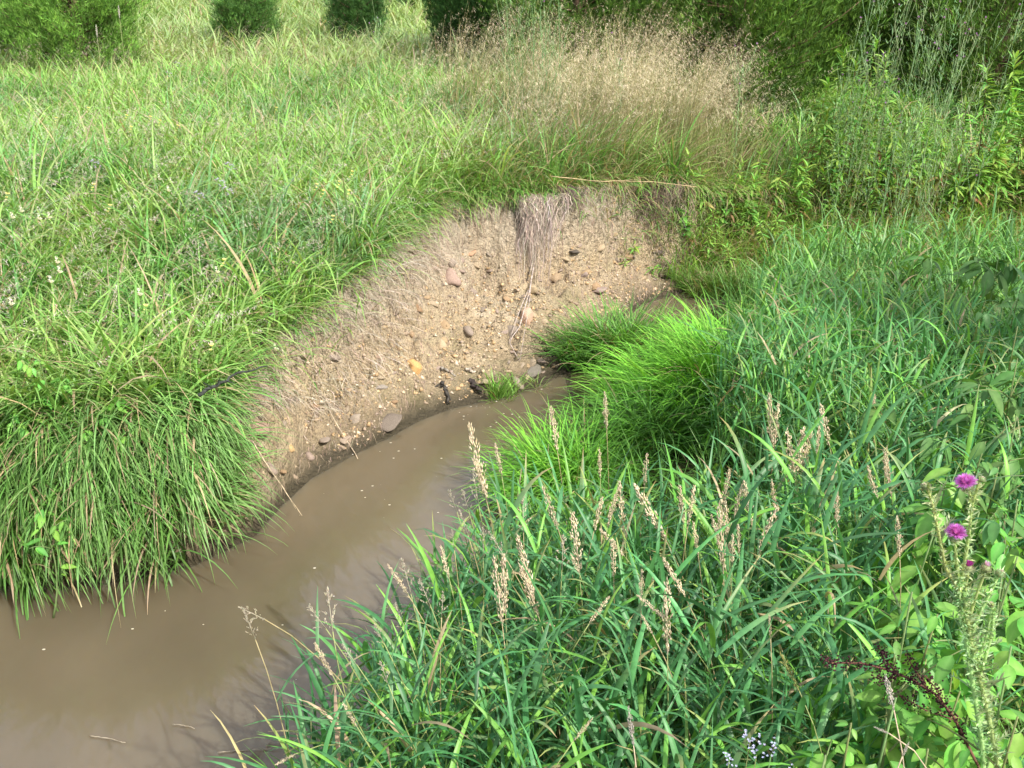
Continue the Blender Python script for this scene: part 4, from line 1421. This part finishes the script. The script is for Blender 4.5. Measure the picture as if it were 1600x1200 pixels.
for k, (u, v, d, nl, sz, lab) in enumerate(JW):
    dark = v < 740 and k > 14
    broad_plant('broadleaf_plant', at(u, v, d + (.25 if u > 1400 and v > 760 else .1)), .6, int(nl * 2.3), jw_shaded if dark else jw_leaf, sz, 900 + k, lab, 'leafy plant', 'broad leaved plants on the near bank', 4, .17)
# small ones on the left bank
for k, (u, v, d, nl, sz, lab) in enumerate([
    (165, 640, 4.2, 20, .07, 'light green leafy vine on the left bank grass'),
    (205, 655, 4.2, 18, .07, 'leafy vine right of the other vine on the left bank'),
    (60, 560, 4.6, 20, .07, 'leafy vine at the left edge above the drooping grass'),
    (275, 742, 3.85, 9, .07, 'small leafy sprig over the drooping grass'),
    (65, 815, 3.7, 12, .08, 'leafy sprig low at the left water edge'),
    (20, 650, 4.2, 14, .07, 'leafy vine at the far left under the top one')]):
    broad_plant('leafy_vine', ground_hit(u, v, .55), .5, nl * 2, jw_leaf, sz, 950 + k, lab, 'leafy plant', 'leafy sprigs in the left bank grass', 3, .1)

# ------------------------------------------------------------------ tall herbs at the top right
def herb(u, v_top, v_base, seed, nl, sz, pool, label, lean=(0, 0), name='leafy_herb', dy=0.0, group='leafy herbs on the slope at the top right', dens=1.0):
    rg = np.random.default_rng(seed)
    root = ground_hit(u, v_base) + np.array([0, dy, 0])
    root[2] = float(height(root[:1], root[1:2])[0])
    d = ray(u, v_top)
    hgt = CAM_Z + d[2] / d[1] * root[1] - root[2]
    hgt = max(hgt, .3)
    top = np.array([lean[0], lean[1], hgt])
    e = empty(name, root, label, 'leafy herb', group)
    B = Batch()
    main = bez((0, 0, 0), (top[0] * .2, top[1] * .2, hgt * .55), top, 9)
    B.tube(main, np.linspace(.006, .002, 9), np.array((.26, .13, .08)) if rg.random() < .6 else np.array((.2, .26, .1)), 5)
    link('stem', B.mesh('stem', M_HERB), e)
    for j in range(nl):
        f = (j + rg.random()) / nl * .84 + .16
        f = f ** .8
        fi = f * 8; i0 = min(int(fi), 7)
        p = main[i0] * (1 - (fi - i0)) + main[i0 + 1] * (fi - i0)
        a = j * 2.4 + rg.normal(0, .3)
        s = sz * rg.uniform(.7, 1.2) * (1.15 - .25 * max(0, f - .6) / .4)
        pl = pool if not (f < .4 and rg.random() < .35) else herb_red
        link('leaf', pl[int(rg.integers(len(pl)))], e, leaf_matrix(p, a, rg.uniform(-.35, .5) + (.7 if f > .9 else 0), rg.normal(0, .3), s))


hl = [(1262, 130, 290), (1285, 80, 300), (1305, 95, 305), (1330, 62, 300), (1348, 90, 300), (1362, 120, 305), (1272, 180, 310), (1318, 140, 315),
      (1300, 215, 330), (1340, 200, 325), (1385, 190, 320), (1410, 170, 315), (1430, 215, 320), (1372, 250, 330), (1460, 190, 330), (1490, 160, 320),
      (1520, 110, 300), (1550, 90, 300), (1575, 70, 300), (1600, 85, 310), (1540, 150, 320), (1575, 160, 330), (1600, 190, 340), (1530, 210, 340),
      (1560, 240, 350), (1590, 260, 360), (1500, 250, 345), (1620, 120, 330), (1470, 280, 350), (1240, 250, 320)]
hlab = ['in bright bush right of cedars', 'in bush between purple flowered stems', 'in dense growth at top right edge']
hc = {}
for k, (u, vt, vb) in enumerate(hl):
    g = 0 if u < 1375 else (1 if u < 1500 else 2)
    hc.setdefault(g, []).append(k)
rank = {}
for g, ks in hc.items():
    for j, k in enumerate(sorted(ks, key=lambda q: hl[q][0])): rank[k] = (g, j)
for k, (u, vt, vb) in enumerate(hl):
    g, j = rank[k]
    herb(u, vt, vb, 1000 + k, 105, .13 if g != 2 else .15, herb_leaf, 'upright %s leafy stem %s, %s from left' % ('yellow green' if g == 0 else 'green', hlab[g], ORD[j]),
         (rg.normal(0, .06), rg.normal(0, .05)))

for k in range(16):
    u_ = [1075, 1095, 1120, 1135, 1160, 1178, 1200, 1222, 1240, 1262, 1285, 1300, 1325, 1350, 1380, 1410][k]
    herb(u_, 240 + 14 * (k * 7 % 5), 335 + 10 * (k * 3 % 5), 1060 + k, 50, .12, herb_leaf, 'short bushy weed on the slope right of the cut, %s from left' % ORD[k],
         (rg.normal(0, .08), rg.normal(-.05, .05)), name='slope_weed', group='bushy weeds on the slope right of the cut')

for k in range(18):
    u_ = 1078 + 15 * k + (k * 7 % 5) * 3
    vb_ = [392, 430, 405, 370, 445, 385][k % 6] - (k // 6) * 8
    herb(u_, vb_ - 62 - 9 * (k * 5 % 4), vb_, 1300 + k, 40, .085, herb_leaf if k % 3 else jw_leaf, 'low leafy weed at the foot of the right slope, %s from left' % ORD[k],
         (rg.normal(0, .10), rg.normal(-.05, .05)), name='slope_weed', group='low weeds at the foot of the right slope')

# knapweed: thin grey-green branching stems with small purple heads
def knapweed(u, v_top, dist, seed, label, flowers=3, nb=9, col=(.30, .43, .22), group='purple flowered wiry stems', lean=0.0):
    rg = np.random.default_rng(seed)
    top = at(u, v_top, dist + (1.2 if u > 1300 else .6))
    root = np.array([top[0] - lean, top[1], 0]); root[2] = float(height(root[:1], root[1:2])[0])
    e = empty('knapweed', root, label, 'wild flower', group)
    T_ = top - root
    main = bez((0, 0, 0), (T_[0] * .2, 0, T_[2] * .6), T_, 9)
    B = Batch()
    B.tube(main, np.linspace(.004, .0016, 9), np.array(col), 4)
    ends = [main[-1]]
    for b in range(nb):
        k = int(rg.integers(2, 8)); a = rg.uniform(0, 6.3); l = rg.uniform(.15, .42) * min(1.2, T_[2])
        end = main[k] + np.array([math.cos(a) * l * .38, math.sin(a) * l * .38, l])
        B.tube(bez(main[k], main[k] + np.array([math.cos(a) * l * .25, math.sin(a) * l * .25, l * .4]), end, 4), np.linspace(.0024, .0014, 4), np.array(col), 4)
        ends.append(end)
    link('stem', B.mesh('stem', M_HERB), e)
    B = Batch()
    m = 230
    k = rg.integers(0, 8, m); f = rg.random(m)
    pos = main[k] * (1 - f)[:, None] + main[k + 1] * f[:, None] + rg.normal(0, .03, (m, 3))
    B.blades(pos, rg.uniform(0, 6.3, m), rg.uniform(.2, 1.2, m), rg.uniform(.2, 1, m), rg.uniform(.03, .09, m), np.full(m, .006), cmix(rg, m, col, (.16, .27, .12), .15), 3)
    link('foliage', B.mesh('foliage', M_HERB), e)['kind'] = 'stuff'
    for q in range(min(flowers, len(ends))):
        B = Batch()
        m = 22
        a = rg.uniform(0, 6.3, m)
        B.blades(np.zeros((m, 3)), a, rg.uniform(.1, 1.3, m), rg.uniform(0, .3, m), rg.uniform(.012, .02, m), np.full(m, .005), cmix(rg, m, (.42, .20, .58), (.52, .28, .66), .12), 2)
        B.tube([(0, 0, -.014), (0, 0, -.006), (0, 0, 0)], [.004, .007, .005], np.array((.12, .18, .06)), 6)
        link('blossom', B.mesh('blossom', M_PETAL), e, Matrix.Translation(Vector(ends[q] + np.array([0, 0, .01]))))


KN = [(1345, 30, 9.3), (1365, 5, 9.5), (1385, -20, 9.4), (1405, 10, 9.2), (1425, -30, 9.5), (1450, 0, 9.3), (1475, -20, 9.4), (1500, 5, 9.2), (1525, -10, 9.5),
      (1355, 85, 9.0), (1382, 85, 9.0), (1440, 50, 9.0), (1475, 30, 9.0), (1508, 55, 9.1), (1540, 30, 9.3), (1595, 25, 9.3), (1560, 45, 9.4), (1415, 40, 9.1), (1460, 70, 8.9), (1495, 90, 8.8)]
for j, k in enumerate(sorted(range(len(KN)), key=lambda q: KN[q][0])):
    u, v, d = KN[k]
    knapweed(u, v, d, 1100 + k, 'wiry grey green stem with small purple heads at top right, %s from left' % ORD[j], 2 + k % 3, 9 + k % 4, lean=.12)
KL = [(790, -10, 9.6), (812, 10, 9.5), (830, -20, 9.7), (850, 5, 9.5), (872, -15, 9.6), (800, 40, 9.4), (845, 40, 9.3), (865, 60, 9.2)]
for j, k in enumerate(sorted(range(len(KL)), key=lambda q: KL[q][0])):
    u, v, d = KL[k]
    knapweed(u, v, d, 1150 + k, 'tall pale green wiry stem left of the big cedars, %s from left' % ORD[j], 1 if k in (3, 4) else 0, 7, col=(.22, .36, .16), group='pale wiry stems left of the big cedars', lean=-.05)
knapweed(590, 30, 12.5, 1170, 'purple flowered stem before the narrow dark cedar', 3, 6)
knapweed(970, 95, 9.3, 1171, 'purple flowered stem inside the straw plumes', 2, 5)
knapweed(1160, 105, 9.6, 1172, 'purple flowered stem at the foot of the big cedars', 4, 6)
knapweed(1545, 100, 8.4, 1174, 'pale bare stem arching over the top right herbs', 0, 6, col=(.34, .40, .24), lean=.35)

# ------------------------------------------------------------------ cedars
def cedar_meshes(seed, H, Rm, c0, c1):
    rg = np.random.default_rng(seed)
    Bc, Bt = Batch(), Batch()
    Bt.tube([(0, 0, -.1), (.02, .01, H * .3), (-.02, .02, H * .65), (0, 0, H * .96)], [.085 * Rm, .07 * Rm, .04 * Rm, .01], np.array((.15, .10, .07)), 8)
    nb = 330
    for b in range(nb):
        h0 = H * (rg.random() ** 1.7) * .93 + .02 if b % 4 else H * rg.random() * .3
        t = h0 / H
        rad = Rm * (min(1, .75 + t * 1.6)) * (1 - t) ** .62 * rg.uniform(.72, 1.12)
        a = b * 2.399 + rg.normal(0, .3)
        end = np.array([math.cos(a) * rad, math.sin(a) * rad, h0 + rad * rg.uniform(.1, .55)])
        br = bez((0, 0, h0), (end[0] * .5, end[1] * .5, h0 + rad * .02), end, 6)
        if b % 3 == 0: Bt.tube(br, np.linspace(.016, .004, 6), np.array((.14, .09, .06)), 4)
        m = int(26 + 46 * rad)
        f = rg.beta(2.6, 1.1, m) * 5
        i0 = np.minimum(f.astype(int), 4); ff = f - i0
        pos = br[i0] * (1 - ff)[:, None] + br[i0 + 1] * ff[:, None] + rg.normal(0, .035 + .035 * rad, (m, 3))
        col = cmix(rg, m, c0, c1, .22) * rg.uniform(.7, 1.35)
        az = a + rg.normal(0, .8, m)
        for q in range(4):
            Bc.blades(pos, az + rg.normal(0, .55, m), rg.uniform(.2, 1.3, m), rg.uniform(-.5, .4, m), rg.uniform(.05, .12, m), rg.uniform(.006, .011, m), col * (1 + .08 * q), 2, rg.uniform(-1.5, 1.5, m))
    return Bc.mesh('crown', M_CEDAR), Bt.mesh('trunk', M_BARK)


CEDV = [cedar_meshes(201, 4.2, 1.25, (.17, .32, .055), (.08, .17, .035)), cedar_meshes(202, 3.2, .8, (.11, .23, .05), (.055, .13, .035)),
        cedar_meshes(203, 4.8, 1.5, (.11, .21, .032), (.04, .095, .018)), cedar_meshes(204, 3.2, .8, (.07, .16, .04), (.035, .09, .025))]
CED = [  # u, v of ground, y distance, variant, scale, label
    (122, 15.2, 0, .95, 'bright green bushy cedar at the top left'),
    (-25, 17.5, 2, .95, 'dark cedar behind the bright one at the far top left'),
    (388, 18.5, 1, .82, 'small light green cedar between the top left cedar and the narrow dark one'),
    (558, 19.5, 3, .80, 'narrow dark cedar left of the straw plumes'),
    (660, 27.0, 1, .8, 'faint small cedar far behind the straw plumes'),
    (745, 16.5, 3, 1.1, 'dark cedar behind the tall pale wiry stems'),
    (905, 13.8, 2, .95, 'leftmost of the big dark cedars behind the straw plumes'),
    (1020, 14.6, 2, 1.1, 'middle big cedar with sunlit branch tips'),
    (1150, 13.2, 2, 1.05, 'big cedar with yellow green sunlit sprays above the plumes'),
    (1265, 14.3, 2, 1.0, 'rightmost big cedar behind the bright herb bush'),
    (1400, 15.0, 2, 1.0, 'cedar behind the purple flowered stems'),
    (1560, 13.4, 2, 1.05, 'dark cedar at the top right corner'),
]
for k, (u, yy, vr, sc, lab) in enumerate(CED):
    d = ray(u, 60)
    x = d[0] / d[1] * yy
    z = float(height(np.array([x]), np.array([yy]))[0])
    e = empty('cedar_tree', (x, yy, z), lab, 'cedar', 'cedars behind the meadow', (0, 0, k * 1.7))
    e.scale = (sc, sc, sc)
    link('crown', CEDV[vr][0], e)
    link('trunk', CEDV[vr][1], e)

ez = float(height(np.array([5.3]), np.array([2.9]))[0])  # cedar out of view, added to cast shade over the right-hand reeds
e = empty('cedar_tree', (5.3, 2.9, ez), 'large unseen cedar added on the near bank to shade the reeds at the right', 'cedar')
e.scale = (1.25, 1.25, 1.2)
link('crown', CEDV[2][0], e)
link('trunk', CEDV[2][1], e)

# ------------------------------------------------------------------ the musk thistle
def thistle():
    rg = np.random.default_rng(301)
    Y = 1.65

    def ay(u, v, y=Y):
        d = ray(u, v)
        return np.array([0, 0, CAM_Z]) + d * (y / d[1])
    root = ay(1545, 1400, 1.7); root[2] = float(height(root[:1], root[1:2])[0])
    e = empty('thistle', root, 'tall spiny musk thistle with purple flower heads at the right', 'thistle')
    G0, G1 = (.44, .58, .24), (.26, .42, .18)
    stems = [
        [root, ay(1540, 1200), ay(1522, 1080), ay(1503, 960), ay(1496, 900)],
        [root + np.array([.05, 0, 0]), ay(1560, 1200), ay(1545, 1120), ay(1525, 1040), ay(1508, 960), ay(1500, 920)],
        [ay(1500, 925), ay(1478, 890), ay(1470, 850), ay(1460, 800), ay(1449, 762)],
        [ay(1502, 930), ay(1496, 890), ay(1492, 850), ay(1490, 838)],
        [ay(1501, 925), ay(1507, 880), ay(1515, 830), ay(1518, 790), ay(1514, 764)],
        [ay(1517, 795), ay(1523, 775), ay(1531, 752)],
        [ay(1503, 960), ay(1508, 925), ay(1513, 893)],
        [ay(1510, 985), ay(1522, 940), ay(1536, 903), ay(1541, 890)],
        [ay(1512, 1010), ay(1530, 960), ay(1548, 925), ay(1563, 895)],
        [ay(1525, 1040), ay(1540, 1000), ay(1550, 950)],
        [ay(1530, 1060), ay(1545, 1010), ay(1552, 975), ay(1550, 945)],
    ]
    for si, s in enumerate(stems):
        s = np.array(s) - root
        n = 8 * (len(s) - 1) + 1
        t = np.linspace(0, len(s) - 1, n)
        P = np.stack([np.interp(t, np.arange(len(s)), s[:, i]) for i in range(3)], -1)
        ker = np.array([1, 2, 3, 2, 1]) / 9
        for i in range(3):
            P[2:-2, i] = np.convolve(P[:, i], ker, 'valid')
        r0 = .006 if si < 2 else .0036
        B = Batch()
        B.tube(P, np.linspace(r0, r0 * .6, n), np.array(G0), 6)
        # spiny wings: spines and ragged little lobes round the stem
        seg = np.linalg.norm(np.diff(P, axis=0), axis=1).sum()
        m = int(seg * 720)
        k = rg.integers(0, n - 1, m); f = rg.random(m)
        pos = P[k] * (1 - f)[:, None] + P[k + 1] * f[:, None]
        B.blades(pos, rg.uniform(0, 6.3, m), rg.uniform(.5, 1.7, m), rg.uniform(-.5, .5, m), rg.uniform(.008, .022, m), rg.uniform(.003, .006, m), cmix(rg, m, (.48, .60, .34), G1, .15), 2, rg.uniform(-1, 1, m))
        link('stem', B.mesh('stem', M_HERB), e)
        # narrow spiny leaves as one ragged part per stem
        if si in (0, 1, 2, 4, 8, 9, 10):
            B = Batch()
            nleaf = int(seg * 19)
            for q in range(nleaf):
                kk = rg.integers(0, n - 1)
                a = rg.uniform(0, 6.3); L_ = rg.uniform(.03, .075)
                lp = B.blades((P[kk])[None], np.array([a]), np.array([rg.uniform(.4, 1.2)]), np.array([rg.uniform(-.2, .8)]), np.array([L_]), np.array([.007]), cmix(rg, 1, (.24, .36, .16), (.18, .3, .15), .1), 5)[0]
                mm = 14
                kq = rg.integers(0, 5, mm)
                B.blades(lp[kq], a + np.where(rg.random(mm) < .5, 1, -1) * rg.uniform(.6, 1.3, mm), rg.uniform(.5, 1.4, mm), rg.uniform(-.2, .4, mm), rg.uniform(.008, .02, mm), np.full(mm, .0035), cmix(rg, mm, (.36, .46, .26), (.22, .33, .17), .12), 2)
            link('spiny_leaves', B.mesh('spiny_leaves', M_HERB), e)['kind'] = 'stuff'
    # flower heads
    HD = [(1510, 752, 33, 'open', (-.4, .0, 1)), (1492, 830, 34, 'open', (0, -.15, 1)), (1513, 884, 18, 'half', (0, 0, 1)), (1541, 884, 18, 'pale', (.25, 0, 1)),
          (1446, 757, 15, 'bud', (-.4, 0, 1)), (1523, 750, 13, 'bud', (.2, 0, 1)), (1535, 746, 12, 'bud', (.3, 0, 1)), (1563, 893, 18, 'bud', (.4, 0, 1)), (1549, 942, 12, 'bud', (0, 0, 1))]
    for (u, v, w, kd, dv) in HD:
        P = ay(u, v + (6 if kd == 'open' else 2)) - root
        R = w / FPX * Y * 1.02 * .5
        B = Batch()
        rb = R * (.62 if kd == 'open' else .95)
        prof = [(-1.0, .35), (-.75, .8), (-.3, 1.0), (.15, .85), (.4, .6)]
        B.tube([(0, 0, z_ * rb) for z_, _ in prof], [q * rb for _, q in prof], np.array((.26, .36, .17)), 10)
        m = 120                                                    # bracts
        ph = rg.uniform(0, 6.3, m); zz = rg.uniform(-.8, .35, m)
        rr = np.interp(zz, [p[0] for p in prof], [p[1] for p in prof]) * rb
        B.blades(np.stack([np.cos(ph) * rr, np.sin(ph) * rr, zz * rb], -1), ph, rg.uniform(.2, .9, m) + (zz < -.2) * .6, rg.uniform(-.3, .4, m), rb * rg.uniform(.35, .6, m), np.full(m, rb * .16), cmix(rg, m, (.36, .42, .26), (.40, .33, .30), .12), 2)
        mtx = Matrix.Translation(Vector(P)) @ Vector(dv).to_track_quat('Z', 'Y').to_matrix().to_4x4()
        hd = link('flower_head', B.mesh('flower_head', M_HERB), e, mtx)
        hd['label'] = {'open': 'open purple thistle flower head', 'half': 'half open purple head', 'pale': 'pale lilac opening bud', 'bud': 'closed green thistle bud'}[kd]
        m = {'open': 800, 'half': 300, 'pale': 150, 'bud': 40}[kd]
        c0, c1 = {'open': ((.55, .14, .68), (.74, .34, .86)), 'half': ((.42, .06, .42), (.55, .12, .55)), 'pale': ((.62, .42, .72), (.7, .55, .8)), 'bud': ((.62, .56, .52), (.7, .62, .6))}[kd]
        sp_ = {'open': 1.45, 'half': .6, 'pale': .5, 'bud': .35}[kd]
        ln = {'open': R * 1.0, 'half': R * 1.2, 'pale': R * .9, 'bud': R * .4}[kd]
        ph = rg.uniform(0, 6.3, m); ti = sp_ * rg.random(m) ** .85
        b0 = np.stack([np.cos(ph) * rb * .45 * ti / sp_, np.sin(ph) * rb * .45 * ti / sp_, np.full(m, .42 * rb)], -1)
        B = Batch()
        B.blades(b0, ph, ti, rg.normal(.05, .15, m), ln * rg.uniform(.75, 1.12, m), np.full(m, R * .10), cmix(rg, m, c0, c1, .1), 3)
        link('florets', B.mesh('florets', M_PETAL), hd)


thistle()

# ------------------------------------------------------------------ dark dead dock stalk
def dock():
    rg = np.random.default_rng(311)

    def ay(u, v, y=1.75):
        d = ray(u, v)
        return np.array([0, 0, CAM_Z]) + d * (y / d[1])
    pts = np.array([ay(1530, 1200), ay(1512, 1165), ay(1490, 1120), ay(1462, 1085), ay(1425, 1062), ay(1385, 1046), ay(1345, 1036), ay(1300, 1036), ay(1288, 1031)])
    root = pts[0].copy(); root[1] += .05; root[2] = float(height(root[:1], root[1:2])[0])
    e = empty('dock_stalk', root, 'dark maroon dead dock stalk arching left of the thistle', 'dead plant')
    P = np.concatenate([[root], pts]) - root
    B = Batch()
    B.tube(P, np.linspace(.0045, .0015, len(P)), np.array((.12, .06, .045)), 6)
    link('stem', B.mesh('stem', M_BARK), e)
    sides = [[ay(1492, 1125), ay(1450, 1112), ay(1420, 1095), ay(1405, 1085)], [ay(1450, 1078), ay(1425, 1040), ay(1415, 1020)], [ay(1400, 1050), ay(1382, 1030), ay(1374, 1012)],
             [ay(1400, 1052), ay(1385, 1062), ay(1365, 1058)], [ay(1480, 1110), ay(1462, 1075), ay(1445, 1055)]]
    runs = [P[2:]] + [np.array(s) - root for s in sides]
    for s in runs[1:]:
        B = Batch(); B.tube(s, np.linspace(.0022, .001, len(s)), np.array((.12, .06, .045)), 5)
        link('side_branch', B.mesh('side_branch', M_BARK), e)
    for ri, s in enumerate(runs):
        m = 430 if ri == 0 else 90
        f = rg.random(m) * (len(s) - 1); i0 = np.minimum(f.astype(int), len(s) - 2); ff = f - i0
        pos = s[i0] * (1 - ff)[:, None] + s[i0 + 1] * ff[:, None]
        wob = .5 + .5 * np.abs(np.sin(f * 7))
        pos = pos + rg.normal(0, .0085, (m, 3)) * wob[:, None]
        V = base[None] * rg.uniform(.0018, .0034, (m, 1, 1)) + pos[:, None, :]
        C = cmix(rg, m, (.055, .020, .024), (.03, .014, .018), .2)[:, None, :].repeat(6, 1)
        B = Batch()
        B.add(V, C, None, (oct_f[None] + (np.arange(m) * 6)[:, None, None]).reshape(-1, 3))
        link('seed_cluster', B.mesh('seed_cluster', M_BARK, smooth=False), e)


dock()

# ------------------------------------------------------------------ small flowers
petal5 = {}


def blossom_mesh(name, cols, seed, n=7, r=.012, spread=.012):
    rg = np.random.default_rng(seed)
    B = Batch()
    for j in range(n):
        c0 = rg.normal(0, spread, 3)
        m = 5
        a = np.arange(m) * 2 * PI / m + rg.random()
        B.blades(np.tile(c0, (m, 1)), a, rg.uniform(.5, 1.3, m), rg.uniform(0, .3, m), np.full(m, r), np.full(m, r * .8), cmix(rg, m, cols[0], cols[1], .08), 2)
    return B.mesh(name, M_PETAL)


BL = {'yellow': blossom_mesh('blossom', ((.80, .78, .42), (.80, .74, .28)), 1, 5, .010, .012), 'white': blossom_mesh('blossom', ((.74, .72, .62), (.64, .62, .54)), 2, 6, .010, .011),
      'blue': blossom_mesh('blossom', ((.40, .38, .58), (.52, .50, .66)), 3, 11, .009, .014)}
FL = {'yellow': [(140, 143), (138, 170), (88, 186), (198, 182), (235, 184), (250, 190), (278, 198), (205, 200), (338, 222), (550, 270), (495, 290), (520, 340), (330, 542),
                 (146, 290), (530, 286), (545, 300), (505, 300), (432, 170), (228, 480), (172, 323), (12, 305), (350, 408)],
      'white': [(250, 280), (268, 285), (264, 298), (20, 340), (62, 342), (78, 340), (34, 330), (90, 410), (94, 425), (80, 440), (18, 475), (340, 425), (219, 460), (432, 546)],
      'blue': [(278, 100), (265, 116), (150, 256), (360, 260), (312, 305), (345, 285), (357, 298), (1085, 178), (1100, 185)]}
rg = np.random.default_rng(91)
for kind, pts in FL.items():
    srt = sorted(range(len(pts)), key=lambda i: pts[i][0])
    for j, i in enumerate(srt):
        u, v = pts[i]
        P = ground_hit(u, v, .5)
        root = P - np.array([rg.normal(0, .04), rg.normal(0, .04), 0]); root[2] = float(height(root[:1], root[1:2])[0])
        nm = ORD[j] if j < 20 else ('last but one' if j == len(pts) - 2 else 'last')
        e = empty('meadow_flower', root, '%s meadow flower in grass above the bank, %s from left' % ({'yellow': 'pale yellow', 'white': 'small white', 'blue': 'lilac blue'}[kind], nm), 'flower', '%s flowers in the meadow' % kind)
        B = Batch(); B.tube(bez((0, 0, 0), (P - root) * .5, P - root, 4), [.0018, .0016, .0014, .0012], np.array((.15, .28, .07)), 4)
        link('stem', B.mesh('stem', M_HERB), e)
        link('blossom', BL[kind], e, Matrix.Translation(Vector(P - root)) @ Matrix.Diagonal((*(1.35,) * 3, 1)))

# speedwell at the bottom
for j, (u, v) in enumerate([(1172, 1158), (1140, 1185), (1205, 1178), (1182, 1180)]):
    P = at(u, v, 2.2)
    root = P + np.array([0, .03, 0]); root[2] = P[2] - .7
    e = empty('speedwell', root, ['pale blue speedwell, topmost of the four at the bottom edge', 'pale blue speedwell, leftmost of the four at the bottom edge',
                                  'pale blue speedwell, rightmost of the four at the bottom edge', 'pale blue speedwell, lowest middle one at the bottom edge'][j], 'flower', 'speedwell at the bottom edge')
    B = Batch(); B.tube([(0, 0, 0), (0, 0, .3), tuple(P - root)], [.002, .0018, .0012], np.array((.18, .28, .1)), 4)
    link('stem', B.mesh('stem', M_HERB), e)
    for q in range(5):
        link('blossom', blossom_mesh('blossom', ((.38, .40, .62), (.48, .50, .68)), 40 + j * 5 + q, 3, .004, .004), e, Matrix.Translation(Vector(P - root + rg.normal(0, .012, 3))))

# tall pale grass spikes in the left meadow
for (u, v, vb, d, lab) in [(352, 92, 250, 8.2, 'tall pale grass spike standing alone in the left meadow'), (339, 145, 260, 7.6, 'shorter pale grass spike left of the tall one'),
                           (150, 38, 120, 11.0, 'tall grass spike in front of the top left cedar'), (185, 8, 90, 11.5, 'thin tall grass spike at the right of the top left cedar')]:
    tip = at(u, v, d); base_ = at(u + 2, v + (26 if d < 9 else 22), d)
    root = at(u + 5, vb, d); root[2] = float(height(root[:1], root[1:2])[0])
    e = empty('grass_spike', root, lab, 'grass spike')
    B = Batch(); B.tube(bez(root, (root + base_) / 2, base_, 6) - root, np.linspace(.0035, .002, 6), np.array((.34, .40, .2)), 4)
    link('stem', B.mesh('stem', M_HERB), e)
    hv = tip - base_
    hl_ = np.linalg.norm(hv)
    link('seed_head', heads_pale[0] if d > 9 else seed_head_mesh('seed_head', 590, False, (.42, .47, .26), (.34, .38, .2)), e, Matrix.Translation(Vector(base_ - root)) @ Vector(hv).to_track_quat('Z', 'Y').to_matrix().to_4x4() @ Matrix.Diagonal((hl_ * .9, hl_ * .9, hl_, 1)))

# young thistle-like seedlings on the bank end
for k, (u, v, s, lab) in enumerate([(1035, 330, .10, 'pale green jagged seedling high beside the notch'), (1050, 352, .10, 'grey green jagged seedling on the slope right of the cut'),
                                    (990, 400, .10, 'green jagged seedling on the sand at the cut end'), (975, 418, .08, 'low green seedling left of the dark stone'),
                                    (1020, 435, .10, 'green seedling hanging over the inlet mud'), (1150, 330, .13, 'leafy jagged weed on the right slope'), (1195, 345, .12, 'bright jagged weed right of the slope clump')]):
    P = ground_hit(u, v)
    e = empty('seedling', P, lab, 'seedling', 'jagged seedlings on the bank')
    rg2 = np.random.default_rng(600 + k)
    B = Batch(); B.tube([(0, 0, -.01), (0, -.02, .05), (.01, -.03, .1)], [.003, .0025, .0015], np.array((.2, .3, .12)), 4)
    link('stem', B.mesh('stem', M_HERB), e)
    for q in range(14):
        h_ = rg2.uniform(.01, .12)
        link('leaf', herb_leaf[q % 2], e, leaf_matrix((0, -.02, h_), q * 2.4, rg2.uniform(-.3, .7), rg2.normal(0, .4), s * rg2.uniform(.6, 1.2)))

# ------------------------------------------------------------------ foam flecks and floating bits
rg = np.random.default_rng(95)
fl = [(rg.uniform(430, 900), rg.uniform(600, 820)) for _ in range(50)] + [(rg.uniform(60, 600), rg.uniform(820, 1100)) for _ in range(12)] + [(765 + rg.normal(0, 30), 645 + rg.normal(0, 16)) for _ in range(30)]
B = Batch()
for u, v in fl:
    P = on_z(u, v, .003)
    s, f = zone(P[:1], P[1:2])
    if not s[0]: continue
    r = min(rg.gamma(2, .0016), .0055)
    a = np.arange(6) * PI / 3
    V = np.stack([P[0] + np.cos(a) * r * 1.5, P[1] + np.sin(a) * r, np.full(6, .004)], -1)
    B.add(np.concatenate([V, [[P[0], P[1], .004 + r * .3]]]), np.array((.62, .60, .56)), None, [[i, (i + 1) % 6, 6] for i in range(6)])
tag(B.build('foam_flecks', M_PETAL, kind='stuff'), 'tiny white foam flecks drifting on the brown water', 'foam')
for k, (pts, lab) in enumerate([([(140, 1150), (170, 1154), (196, 1160)], 'thin pale twig floating near the lower left corner'), ([(270, 1132), (292, 1134), (304, 1138)], 'short twig floating right of the pale twig'),
                                ([(340, 1176), (372, 1172), (440, 1170)], 'pale grass blade floating at the bottom edge')]):
    stick([on_z(u, v, .006) for u, v in pts], .0025, .0012, lab, 'twig', 'floating_twig', (.30, .26, .19))

nobj = len(bpy.data.objects)
print('objects', nobj, 'tris', sum(sum(1 if p.loop_total == 3 else 2 for p in m.polygons) if len(m.polygons) < 50000 else len(m.polygons) * 2 for m in bpy.data.meshes))
